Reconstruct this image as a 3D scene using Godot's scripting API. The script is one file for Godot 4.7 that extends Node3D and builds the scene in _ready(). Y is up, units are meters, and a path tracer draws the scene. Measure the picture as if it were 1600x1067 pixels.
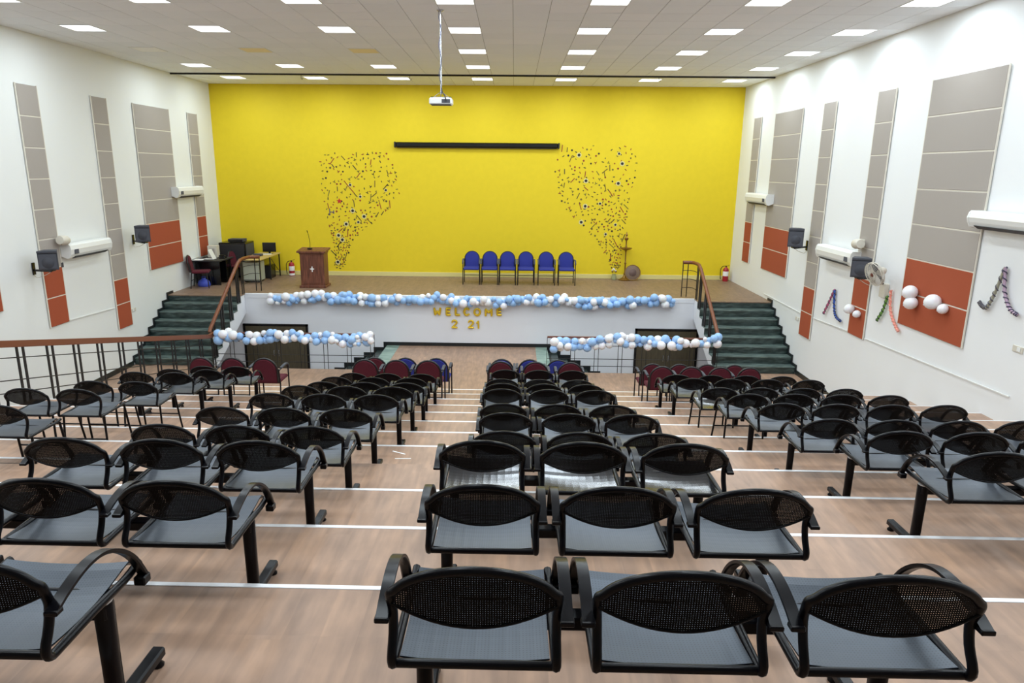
extends Node3D
# A stepped lecture hall seen from the top row: yellow stage wall, tandem benches, balloon garlands.

# ---- measured layout (metres, eye of the camera at the origin, -z towards the stage) ----
const XL := -9.524      # left wall
const XR := 7.043       # right wall
const YC := 2.514       # ceiling
const ZB := -22.673     # yellow stage wall
const ZS := -19.09      # stage front
const YS := -3.426      # stage floor
const FY := -4.864      # flat floor before the stage
const ZP := -16.607     # edge of the two stair pits
const PY := -6.1        # pit floor
const ZK := 2.3         # wall behind the camera
const TREAD := 0.915
const RISE := 0.2105
const Z0 := -2.7197
const H0 := 1.7989
const T := 0.5975       # ceiling grid
const XE := -7.36       # left edge of the seating steps
const XA := -3.545      # landing, left and right edge
const XB := 0.985

var rng := RandomNumberGenerator.new()
var taken := {}
var M := {}

func _ready():
	rng.seed = 4711
	# ---------- camera ----------
	var cam := Camera3D.new()
	cam.name = "camera"
	add_child(cam)
	cam.rotation = Vector3(-0.24191, 0.017833, 0.009194)
	var near := 0.05
	cam.keep_aspect = Camera3D.KEEP_HEIGHT
	cam.set_frustum(near * 1067.0 / 1087.81, Vector2(near * 18.59 / 1087.81, 0.0), near, 100.0)
	cam.current = true
	# ---------- environment ----------
	var env := Environment.new()
	env.background_mode = Environment.BG_COLOR
	env.background_color = Color(0.5, 0.55, 0.6)
	env.background_energy_multiplier = 0.2
	env.tonemap_mode = Environment.TONE_MAPPER_LINEAR
	env.tonemap_exposure = 1.28
	env.sdfgi_enabled = true
	env.ssao_enabled = true
	env.ssil_enabled = true
	var we := WorldEnvironment.new()
	we.name = "world_environment"
	we.environment = env
	add_child(we)
	# ---------- lamps ----------
	make_materials()
	ceiling_lights(8.6, 1.6)
	# ---------- large structure ----------
	shell()
	ceiling()
	seating_floor()
	pits_and_stage()
	staircases()
	railings()
	wall_panels()
	# ---------- objects ----------
	benches()
	armchairs()
	stage_things()
	wall_things()
	balloons()
	letters()
	mural("scattered cut-out symbols in a funnel shape on the yellow wall above the wooden lectern", [[238, 502, 606], [260, 498, 622], [300, 503, 624], [320, 508, 612], [340, 510, 588], [355, 514, 572], [375, 520, 550], [390, 521, 546], [420, 524, 537]], 5)
	mural("scattered cut-out symbols in a funnel shape on the yellow wall above the brass lamp", [[228, 874, 985], [250, 868, 995], [280, 866, 990], [300, 872, 985], [320, 880, 982], [345, 905, 978], [360, 920, 976], [385, 940, 972], [400, 952, 970], [420, 955, 968]], 9)

# =====================================================================  helpers
func lin(r: float, g: float, b: float) -> Color:
	return Color(r / 255.0, g / 255.0, b / 255.0)

func mat(c: Color, rough := 0.6, metal := 0.0, spec := 0.5) -> StandardMaterial3D:
	var m := StandardMaterial3D.new()
	m.albedo_color = c
	m.roughness = rough
	m.metallic = metal
	m.metallic_specular = spec
	return m

func numbered(parent: Node, called: String) -> String:
	var key := "%d/%s" % [parent.get_instance_id(), called]
	var n: int = taken.get(key, 0)
	taken[key] = n + 1
	return called if n == 0 else "%s_%03d" % [called, n]

func put(called: String, mesh: Mesh, m: Material, parent: Node3D = null, at := Vector3.ZERO, turn := Vector3.ZERO, size := Vector3.ONE) -> MeshInstance3D:
	var p: Node3D = parent if parent else self
	var o := MeshInstance3D.new()
	o.name = numbered(p, called)
	o.mesh = mesh
	o.material_override = m
	o.position = at
	o.rotation = turn
	o.scale = size
	p.add_child(o, true)
	return o

func thing(called: String, label: String, category: String, at := Vector3.ZERO, turn := 0.0, group := "") -> Node3D:
	var o := Node3D.new()
	o.name = numbered(self, called)
	o.position = at
	o.rotation.y = turn
	add_child(o, true)
	tag(o, label, category, group)
	return o

func tag(o: Node3D, label: String, category: String, group := "") -> void:
	o.set_meta("label", label)
	if category != "":
		o.set_meta("category", category)
	if group != "":
		o.set_meta("group", group)

func struct(called: String, label: String, category: String) -> Node3D:
	var o := thing(called, label, category)
	o.set_meta("kind", "structure")
	return o

func dup(src: Node3D, at: Vector3, label: String, group := "", turn := 0.0, scl := 1.0) -> Node3D:
	var o: Node3D = src.duplicate()
	var base := String(src.name)
	if base.length() > 4 and base.substr(base.length() - 3).is_valid_int():
		base = base.substr(0, base.length() - 4)
	o.name = numbered(self, base)
	add_child(o, true)
	o.position = at
	o.rotation.y = turn
	o.scale = Vector3.ONE * scl
	o.set_meta("label", label)
	if group != "":
		o.set_meta("group", group)
	return o

func tool() -> SurfaceTool:
	var st := SurfaceTool.new()
	st.begin(Mesh.PRIMITIVE_TRIANGLES)
	return st

func vtx(st: SurfaceTool, p: Vector3, n: Vector3, uv: Vector2) -> void:
	st.set_normal(n)
	st.set_uv(uv)
	st.add_vertex(p)

func tri(st: SurfaceTool, a: Vector3, b: Vector3, c: Vector3, na: Vector3, nb: Vector3, nc: Vector3, ua := Vector2.ZERO, ub := Vector2.ZERO, uc := Vector2.ZERO) -> void:
	if (b - a).cross(c - a).dot(na + nb + nc) > 0.0:
		vtx(st, a, na, ua); vtx(st, c, nc, uc); vtx(st, b, nb, ub)
	else:
		vtx(st, a, na, ua); vtx(st, b, nb, ub); vtx(st, c, nc, uc)

func flat4(st: SurfaceTool, a: Vector3, b: Vector3, c: Vector3, d: Vector3, n: Vector3) -> void:
	tri(st, a, b, c, n, n, n)
	tri(st, a, c, d, n, n, n)

# a box with chamfered edges
func box(st: SurfaceTool, c: Vector3, s: Vector3, ch := 0.004, basis := Basis.IDENTITY) -> void:
	var h := s / 2.0
	ch = minf(ch, minf(h.x, minf(h.y, h.z)) * 0.8)
	var pt := func(sx: int, sy: int, sz: int, axis: int) -> Vector3:
		var v := Vector3(sx * (h.x - (0.0 if axis == 0 else ch)), sy * (h.y - (0.0 if axis == 1 else ch)), sz * (h.z - (0.0 if axis == 2 else ch)))
		return c + basis * v
	for s1 in [-1, 1]:
		flat4(st, pt.call(s1, -1, -1, 0), pt.call(s1, 1, -1, 0), pt.call(s1, 1, 1, 0), pt.call(s1, -1, 1, 0), basis * Vector3(s1, 0, 0))
		flat4(st, pt.call(-1, s1, -1, 1), pt.call(1, s1, -1, 1), pt.call(1, s1, 1, 1), pt.call(-1, s1, 1, 1), basis * Vector3(0, s1, 0))
		flat4(st, pt.call(-1, -1, s1, 2), pt.call(1, -1, s1, 2), pt.call(1, 1, s1, 2), pt.call(-1, 1, s1, 2), basis * Vector3(0, 0, s1))
		if ch <= 0.0:
			continue
		for s2 in [-1, 1]:
			flat4(st, pt.call(s1, s2, -1, 0), pt.call(s1, s2, 1, 0), pt.call(s1, s2, 1, 1), pt.call(s1, s2, -1, 1), basis * Vector3(s1, s2, 0).normalized())
			flat4(st, pt.call(s1, -1, s2, 0), pt.call(s1, 1, s2, 0), pt.call(s1, 1, s2, 2), pt.call(s1, -1, s2, 2), basis * Vector3(s1, 0, s2).normalized())
			flat4(st, pt.call(-1, s1, s2, 1), pt.call(1, s1, s2, 1), pt.call(1, s1, s2, 2), pt.call(-1, s1, s2, 2), basis * Vector3(0, s1, s2).normalized())
			for s3 in [-1, 1]:
				var n := basis * Vector3(s1, s2, s3).normalized()
				tri(st, pt.call(s1, s2, s3, 0), pt.call(s1, s2, s3, 1), pt.call(s1, s2, s3, 2), n, n, n)

func box_mesh(s: Vector3, ch := 0.004, c := Vector3.ZERO) -> ArrayMesh:
	var st := tool()
	box(st, c, s, ch)
	return st.commit()

func boxm(lo: Vector3, hi: Vector3, ch := 0.0) -> ArrayMesh:
	return box_mesh(hi - lo, ch, (lo + hi) / 2.0)

# round tube along points; sx, sy flatten the section
func tube(st: SurfaceTool, pts: PackedVector3Array, r: float, sides := 8, taper := 1.0, r_of = null) -> void:
	var n := pts.size()
	var rings := []
	var t0 := (pts[1] - pts[0]).normalized()
	var u := t0.cross(Vector3.UP if absf(t0.y) < 0.9 else Vector3.RIGHT).normalized()
	for i in n:
		var t := (pts[mini(i + 1, n - 1)] - pts[maxi(i - 1, 0)]).normalized()
		u = (u - t * u.dot(t)).normalized()
		var w := t.cross(u)
		var rr: float = r * lerpf(1.0, taper, float(i) / (n - 1))
		if r_of != null:
			rr = r_of.call(float(i) / (n - 1))
		var ring := []
		for k in sides:
			var a := TAU * k / sides
			var d := u * cos(a) + w * sin(a)
			ring.append([pts[i] + d * rr, d])
		rings.append(ring)
	for i in n - 1:
		for k in sides:
			var a = rings[i][k]
			var b = rings[i][(k + 1) % sides]
			var c = rings[i + 1][(k + 1) % sides]
			var d = rings[i + 1][k]
			tri(st, a[0], b[0], c[0], a[1], b[1], c[1])
			tri(st, a[0], c[0], d[0], a[1], c[1], d[1])
	for e in [0, n - 1]:
		var nn := (pts[0] - pts[1]).normalized() if e == 0 else (pts[n - 1] - pts[n - 2]).normalized()
		for k in range(1, sides - 1):
			tri(st, rings[e][0][0], rings[e][k][0], rings[e][k + 1][0], nn, nn, nn)

func rod(st: SurfaceTool, a: Vector3, b: Vector3, r: float, sides := 8) -> void:
	tube(st, PackedVector3Array([a, b]), r, sides)

# flat strip bar with rectangular section between two points; side is the direction of the width
func bar(st: SurfaceTool, a: Vector3, b: Vector3, side: Vector3, w: float, t: float, ch := 0.003) -> void:
	var y := (b - a).normalized()
	var x := (side - y * side.dot(y)).normalized()
	box(st, (a + b) / 2.0, Vector3(w, (b - a).length(), t), ch, Basis(x, y, x.cross(y)))

# profile swept along a path in the plane across side
func sweep(st: SurfaceTool, path: PackedVector3Array, side: Vector3, prof: PackedVector2Array) -> void:
	var n := path.size()
	var m := prof.size()
	var rows := []
	for i in n:
		var t := (path[mini(i + 1, n - 1)] - path[maxi(i - 1, 0)]).normalized()
		var up := t.cross(side).normalized()
		var row := []
		for q in prof:
			row.append([path[i] + side * q.x + up * q.y, up])
		rows.append(row)
	for k in m:
		var e := prof[(k + 1) % m] - prof[k]
		var e2 := Vector2(e.y, -e.x).normalized()
		var mid := (prof[k] + prof[(k + 1) % m]) / 2.0
		if e2.dot(mid) < 0.0:
			e2 = -e2
		for i in n - 1:
			var a: Vector3 = rows[i][k][0]
			var b: Vector3 = rows[i][(k + 1) % m][0]
			var c: Vector3 = rows[i + 1][(k + 1) % m][0]
			var d: Vector3 = rows[i + 1][k][0]
			var n0: Vector3 = side * e2.x + rows[i][k][1] * e2.y
			var n1: Vector3 = side * e2.x + rows[i + 1][k][1] * e2.y
			tri(st, a, b, c, n0, n0, n1)
			tri(st, a, c, d, n0, n1, n1)
	for e in [0, n - 1]:
		var nn := (path[0] - path[1]).normalized() if e == 0 else (path[n - 1] - path[n - 2]).normalized()
		for k in range(1, m - 1):
			tri(st, rows[e][0][0], rows[e][k][0], rows[e][k + 1][0], nn, nn, nn)

# turned profile: points (radius, height) about the y axis at c
func lathe(st: SurfaceTool, prof: PackedVector2Array, c := Vector3.ZERO, seg := 16, basis := Basis.IDENTITY) -> void:
	var n := prof.size()
	for i in n - 1:
		var p := prof[i]
		var q := prof[i + 1]
		var e := q - p
		if e.length() < 1e-6:
			continue
		var nr := Vector2(e.y, -e.x).normalized()
		var np := nr
		var nq := nr
		if i > 0:
			var f := (p - prof[i - 1]).normalized()
			if f.dot(e.normalized()) > 0.6:
				np = (nr + Vector2(f.y, -f.x)).normalized()
		if i < n - 2:
			var g := (prof[i + 2] - q).normalized()
			if g.dot(e.normalized()) > 0.6:
				nq = (nr + Vector2(g.y, -g.x)).normalized()
		for k in seg:
			var a0 := TAU * k / seg
			var a1 := TAU * (k + 1) / seg
			var d0 := Vector3(cos(a0), 0, sin(a0))
			var d1 := Vector3(cos(a1), 0, sin(a1))
			var A := c + basis * (d0 * p.x + Vector3.UP * p.y)
			var B := c + basis * (d1 * p.x + Vector3.UP * p.y)
			var C := c + basis * (d1 * q.x + Vector3.UP * q.y)
			var D := c + basis * (d0 * q.x + Vector3.UP * q.y)
			var na := basis * (d0 * np.x + Vector3.UP * np.y)
			var nb := basis * (d1 * np.x + Vector3.UP * np.y)
			var nc := basis * (d1 * nq.x + Vector3.UP * nq.y)
			var nd := basis * (d0 * nq.x + Vector3.UP * nq.y)
			if p.x > 1e-5:
				tri(st, A, B, C, na, nb, nc)
			if q.x > 1e-5:
				tri(st, A, C, D, na, nc, nd)

# polygon (u, v) extruded along axis w from w0 to w1; basis columns give u, v, w
func prism(st: SurfaceTool, poly: PackedVector2Array, w0: float, w1: float, bu: Vector3, bv: Vector3, bw: Vector3) -> void:
	var ix := Geometry2D.triangulate_polygon(poly)
	for s in 2:
		var w := w0 if s == 0 else w1
		var nn := -bw if s == 0 else bw
		for i in range(0, ix.size(), 3):
			var a := poly[ix[i]]
			var b := poly[ix[i + 1]]
			var c := poly[ix[i + 2]]
			tri(st, bu * a.x + bv * a.y + bw * w, bu * b.x + bv * b.y + bw * w, bu * c.x + bv * c.y + bw * w, nn, nn, nn)
	var area := 0.0
	for i in poly.size():
		area += poly[i].cross(poly[(i + 1) % poly.size()])
	for i in poly.size():
		var p := poly[i]
		var q := poly[(i + 1) % poly.size()]
		var e := q - p
		var o := Vector2(e.y, -e.x).normalized() * signf(area)
		flat4(st, bu * p.x + bv * p.y + bw * w0, bu * q.x + bv * q.y + bw * w0, bu * q.x + bv * q.y + bw * w1, bu * p.x + bv * p.y + bw * w1, bu * o.x + bv * o.y)

func curve(pts: Array, steps := 6) -> PackedVector3Array:
	# Catmull-Rom through the points
	var out := PackedVector3Array()
	var n := pts.size()
	for i in n - 1:
		var p0: Vector3 = pts[maxi(i - 1, 0)]
		var p1: Vector3 = pts[i]
		var p2: Vector3 = pts[i + 1]
		var p3: Vector3 = pts[mini(i + 2, n - 1)]
		for k in steps:
			out.append(p1.cubic_interpolate(p2, p0, p3, float(k) / steps))
	out.append(pts[n - 1])
	return out

func level(k: int) -> float:
	return -(H0 + k * RISE)

func nose(k: int) -> float:
	return Z0 - k * TREAD

# =====================================================================  materials
func plank_texture() -> ImageTexture:
	var n := 1024
	var img := Image.create(n, n, false, Image.FORMAT_RGB8)
	var grain := FastNoiseLite.new()
	grain.seed = 3
	grain.frequency = 0.02
	grain.fractal_octaves = 4
	var blot := FastNoiseLite.new()
	blot.seed = 8
	blot.frequency = 0.006
	var r := RandomNumberGenerator.new()
	r.seed = 17
	var tone := []
	for i in 64:
		tone.append([r.randf_range(-0.016, 0.016), r.randf_range(-0.012, 0.012), r.randf() * 500.0])
	var strips := 16
	var w := n / strips
	for y in n:
		for x in n:
			var s := x / w
			var yy := (y + (s * 397) % n) % n
			var half := yy / (n / 2)
			var t = tone[(s * 2 + half) % 64]
			var g := grain.get_noise_3d(x * 1.6 + t[2], yy * 0.2, s * 9.0) * 0.11
			g += blot.get_noise_2d(x * 1.6, y * 1.1) * 0.085
			var v: float = 1.0 + t[0] + g
			var joint := x % w == 0 or yy % (n / 2) == 0
			if joint:
				v *= 0.975
			var warm: float = t[1] + g * 0.25
			img.set_pixel(x, y, Color(0.635 * v * (1.0 + warm * 0.3), 0.52 * v, 0.44 * v * (1.0 - warm * 0.6)))
	img.generate_mipmaps()
	return ImageTexture.create_from_image(img)

func noise_texture(a: Color, b: Color, freq: float, seed_: int, stretch := Vector2.ONE, size := 256, mid := 0.5) -> ImageTexture:
	var img := Image.create(size, size, false, Image.FORMAT_RGB8)
	var f := FastNoiseLite.new()
	f.seed = seed_
	f.frequency = freq
	f.fractal_octaves = 5
	for y in size:
		for x in size:
			# blend over the seam so that the picture repeats
			var bx := float(x) / size
			var by := float(y) / size
			var v := 0.0
			for q in 4:
				var ox := 0 if q % 2 == 0 else size
				var oy := 0 if q < 2 else size
				var wgt := (bx if q % 2 == 1 else 1.0 - bx) * (by if q >= 2 else 1.0 - by)
				v += f.get_noise_2d((x - ox) * stretch.x, (y - oy) * stretch.y) * wgt
			img.set_pixel(x, y, a.lerp(b, clampf(v * 1.3 + mid, 0.0, 1.0)))
	img.generate_mipmaps()
	return ImageTexture.create_from_image(img)

func textured(m: StandardMaterial3D, t: Texture2D, scale: Vector3, world := true) -> StandardMaterial3D:
	m.albedo_texture = t
	m.uv1_triplanar = true
	m.uv1_world_triplanar = world
	m.uv1_scale = scale
	return m

func make_materials() -> void:
	var planks := plank_texture()
	M.floor = textured(mat(Color(1, 1, 1), 0.42, 0.0, 0.4), planks, Vector3(0.42, 0.42, 0.42))
	M.stage_floor = textured(mat(lin(214, 216, 214), 0.45, 0.0, 0.4), planks, Vector3(0.42, 0.42, 0.42))
	M.nosing = mat(lin(236, 236, 238), 0.35, 0.35)
	M.white = mat(lin(232, 234, 232), 0.65)
	M.right_white = mat(lin(236, 238, 239), 0.65)
	M.fascia = mat(lin(233, 235, 240), 0.6)
	M.rear = mat(lin(128, 126, 122), 0.8)
	var yel := mat(lin(235, 208, 28), 0.7)
	M.yellow = textured(yel, noise_texture(Color(0.985, 0.985, 0.97), Color(1, 1, 1), 0.05, 5), Vector3(0.3, 0.3, 0.3))
	M.skirt = mat(lin(224, 212, 140), 0.5)
	M.tile = [mat(lin(237, 240, 243), 0.9), mat(lin(235, 238, 241), 0.9), mat(lin(239, 241, 244), 0.9)]
	M.tbar = mat(lin(150, 148, 144), 0.7)
	M.slab = mat(lin(120, 120, 118), 0.9)
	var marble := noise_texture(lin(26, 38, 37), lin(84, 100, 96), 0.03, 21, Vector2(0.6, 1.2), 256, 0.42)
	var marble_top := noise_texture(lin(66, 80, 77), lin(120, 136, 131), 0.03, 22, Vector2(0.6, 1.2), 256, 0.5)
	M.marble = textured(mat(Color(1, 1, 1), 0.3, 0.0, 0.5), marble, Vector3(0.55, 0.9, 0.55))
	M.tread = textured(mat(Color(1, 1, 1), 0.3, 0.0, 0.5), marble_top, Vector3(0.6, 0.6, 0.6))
	M.marble_light = textured(mat(lin(255, 255, 255), 0.35, 0.0, 0.5), noise_texture(lin(105, 132, 120), lin(158, 178, 166), 0.02, 24, Vector2(0.5, 1.2)), Vector3(0.8, 0.8, 0.8))
	M.marble_dark = textured(mat(lin(150, 150, 150), 0.3, 0.0, 0.5), marble, Vector3(0.8, 0.8, 0.8))
	M.skirt_black = mat(lin(28, 32, 34), 0.35)
	M.fabric_grey = textured(mat(lin(176, 168, 160), 0.95), noise_texture(Color(0.9, 0.9, 0.9), Color(1, 1, 1), 0.25, 31), Vector3(2, 2, 2))
	M.fabric_rust = textured(mat(lin(172, 82, 50), 0.95), noise_texture(Color(0.9, 0.9, 0.9), Color(1, 1, 1), 0.25, 33), Vector3(2, 2, 2))
	M.joint = mat(lin(222, 216, 202), 0.6)
	# black powder-coated steel, solid and perforated
	M.black = mat(lin(8, 8, 13), 0.28, 0.0, 0.32)
	M.cap = mat(lin(215, 216, 216), 0.3, 0.3)
	var holes := Image.create(32, 32, false, Image.FORMAT_RGBA8)
	var dots := Image.create(32, 32, false, Image.FORMAT_RGB8)
	for y in 32:
		for x in 32:
			var d := Vector2(x - 15.5, y - 15.5).length()
			holes.set_pixel(x, y, Color(1, 1, 1, 0.0 if d < 3.7 else 1.0))
			dots.set_pixel(x, y, Color(0.72, 0.72, 0.72) if d < 6.0 else Color(1, 1, 1))
	M.back = mat(lin(10, 9, 10), 0.5, 0.0, 0.22)
	M.back.albedo_texture = ImageTexture.create_from_image(holes)
	M.back.transparency = BaseMaterial3D.TRANSPARENCY_ALPHA_SCISSOR
	M.back.alpha_scissor_threshold = 0.5
	M.back.cull_mode = BaseMaterial3D.CULL_DISABLED
	M.back.uv1_scale = Vector3(160, 160, 1)
	M.pan = mat(lin(59, 66, 75), 0.33, 0.62, 0.6)
	M.pan.albedo_texture = ImageTexture.create_from_image(dots)
	M.pan.uv1_scale = Vector3(110, 110, 1)
	M.pan_gloss = M.pan.duplicate()
	M.pan_gloss.roughness = 0.15
	M.pan_gloss.albedo_color = lin(44, 46, 50)
	M.maroon = mat(lin(84, 14, 32), 0.9)
	M.blue = mat(lin(44, 52, 138), 0.9)
	M.steel_dark = mat(lin(22, 20, 22), 0.4)
	M.rail_wood = mat(lin(120, 68, 40), 0.4)
	M.rail_red = mat(lin(104, 54, 42), 0.4)
	M.wood = textured(mat(Color(1, 1, 1), 0.45), noise_texture(lin(84, 44, 30), lin(132, 80, 58), 0.02, 41, Vector2(2.2, 0.25)), Vector3(1.3, 1.3, 1.3))
	M.table_top = mat(lin(196, 170, 106), 0.4)
	M.door = textured(mat(Color(1, 1, 1), 0.5), noise_texture(lin(74, 66, 50), lin(86, 78, 60), 0.03, 43, Vector2(2, 0.3)), Vector3(1, 1, 1))
	M.plastic_white = mat(lin(232, 233, 230), 0.4)
	M.plastic_cream = mat(lin(212, 206, 192), 0.45)
	M.dark_gap = mat(lin(40, 40, 42), 0.6)
	M.speaker = mat(lin(64, 66, 74), 0.7)
	M.grille = mat(lin(78, 80, 88), 0.85)
	M.balloon_white = mat(lin(240, 241, 245), 0.28)
	M.balloon_white.subsurf_scatter_enabled = true
	M.balloon_white.subsurf_scatter_strength = 0.15
	M.balloon_blue = mat(lin(156, 196, 242), 0.28)
	M.gold = mat(lin(238, 204, 56), 0.2, 0.5)
	M.brass = mat(lin(150, 116, 62), 0.35, 0.8)
	M.red = mat(lin(160, 24, 36), 0.35)
	M.paper = mat(lin(238, 238, 236), 0.7)
	M.silver = mat(lin(196, 198, 204), 0.25, 0.85)
	M.screen = mat(lin(12, 12, 14), 0.2)

# =====================================================================  lamps
func ceiling_lights(energy: float, glow: float) -> void:
	var frame := tool()
	for s in [-1, 1]:
		box(frame, Vector3(s * 0.293, -0.005, 0), Vector3(0.011, 0.014, 0.597), 0.003)
		box(frame, Vector3(0, -0.005, s * 0.293), Vector3(0.575, 0.014, 0.011), 0.003)
	var fm := frame.commit()
	var dm := box_mesh(Vector3(0.574, 0.01, 0.574), 0.003)
	var lit := mat(Color(0.95, 0.95, 0.95), 0.5)
	lit.emission_enabled = true
	lit.emission = Color(0.96, 0.98, 1.0)
	lit.emission_energy_multiplier = glow
	var dead := mat(lin(238, 222, 176), 0.6)
	var rows := ["row nearest the yellow wall", "second row from the yellow wall", "third row from the yellow wall", "fourth row from the yellow wall", "fifth row from the yellow wall", "sixth row from the yellow wall", "seventh row from the yellow wall", "eighth row, above the nearest benches", "ninth row, above the viewer"]
	var cols := ["first from the left wall", "second from the left wall", "third from the left wall", "fourth from the left wall", "third from the right wall", "second from the right wall", "first from the right wall"]
	var first: Node3D
	var first_dead: Node3D
	for i in 9:
		for k in 7:
			var at := Vector3(-0.955 + (k - 3) * 4 * T, YC, -21.1 + i * 4 * T)
			var off := i == 2 and k < 3
			var label := "%s, %s, %s" % ["unlit yellowed ceiling panel" if off else "glowing square ceiling light", rows[i], cols[k]]
			if off:
				if first_dead:
					var o2 := dup(first_dead, at, label)
					(o2.get_child(1) as MeshInstance3D).material_override = dead
					continue
				first_dead = thing("ceiling_light", label, "ceiling light", at, 0, "square ceiling panel lights")
				put("frame", fm, M.plastic_white, first_dead)
				put("diffuser", dm, mat(lin(246, 246, 240), 0.6), first_dead, Vector3(0, -0.004, 0))
				first_dead.name = "unlit_ceiling_light"
				continue
			if first:
				dup(first, at, label)
				continue
			first = thing("ceiling_light", label, "ceiling light", at, 0, "square ceiling panel lights")
			put("frame", fm, M.plastic_white, first)
			put("diffuser", dm, lit, first, Vector3(0, -0.004, 0))
			var a := AreaLight3D.new()
			a.name = "panel_light"
			a.area_size = Vector2(0.57, 0.57)
			a.area_normalize_energy = true
			a.light_energy = energy * 0.3025
			a.light_color = Color(0.915, 0.968, 1.0)
			a.area_range = 60.0
			a.area_attenuation = 2.0
			a.shadow_enabled = true
			a.rotation.x = -PI / 2
			a.position.y = -0.02
			first.add_child(a)

# =====================================================================  room shell
func shell() -> void:
	var w: Node3D
	w = put("wall_left", boxm(Vector3(XL - 0.25, PY - 0.3, ZB - 0.3), Vector3(XL, YC + 0.4, ZK + 0.3)), M.white)
	w.set_meta("kind", "structure")
	tag(w, "white plastered left wall of the hall", "wall")
	w = put("wall_right", boxm(Vector3(XR, PY - 0.3, ZB - 0.3), Vector3(XR + 0.25, YC + 0.4, ZK + 0.3)), M.right_white)
	w.set_meta("kind", "structure")
	tag(w, "white plastered right wall with scallops of lamp light", "wall")
	w = put("wall_front", boxm(Vector3(XL, PY - 0.3, ZB - 0.3), Vector3(XR, YC + 0.4, ZB)), M.yellow)
	w.set_meta("kind", "structure")
	tag(w, "bright yellow wall behind the stage", "wall")
	w = put("wall_back", boxm(Vector3(XL, PY - 0.3, ZK), Vector3(XR, YC + 0.4, ZK + 0.3)), M.rear)
	w.set_meta("kind", "structure")
	tag(w, "plain wall behind the top row", "wall")
	w = put("baseboard_front", boxm(Vector3(XL, YS, ZB), Vector3(XR, YS + 0.14, ZB + 0.02), 0.004), M.skirt)
	w.set_meta("kind", "structure")
	tag(w, "pale skirting along the foot of the yellow wall", "skirting")
	w = put("baseboard_left", boxm(Vector3(XL, FY, -16.7), Vector3(XL + 0.02, FY + 0.12, ZK), 0.004), M.marble_dark)
	w.set_meta("kind", "structure")
	tag(w, "dark marble skirting along the left side passage", "skirting")
	w = put("baseboard_right", boxm(Vector3(XR - 0.02, FY, -16.72), Vector3(XR, FY + 0.12, -14.42), 0.004), M.marble_dark)
	w.set_meta("kind", "structure")
	tag(w, "dark marble skirting at the foot of the right wall by the stairs", "skirting")

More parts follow.
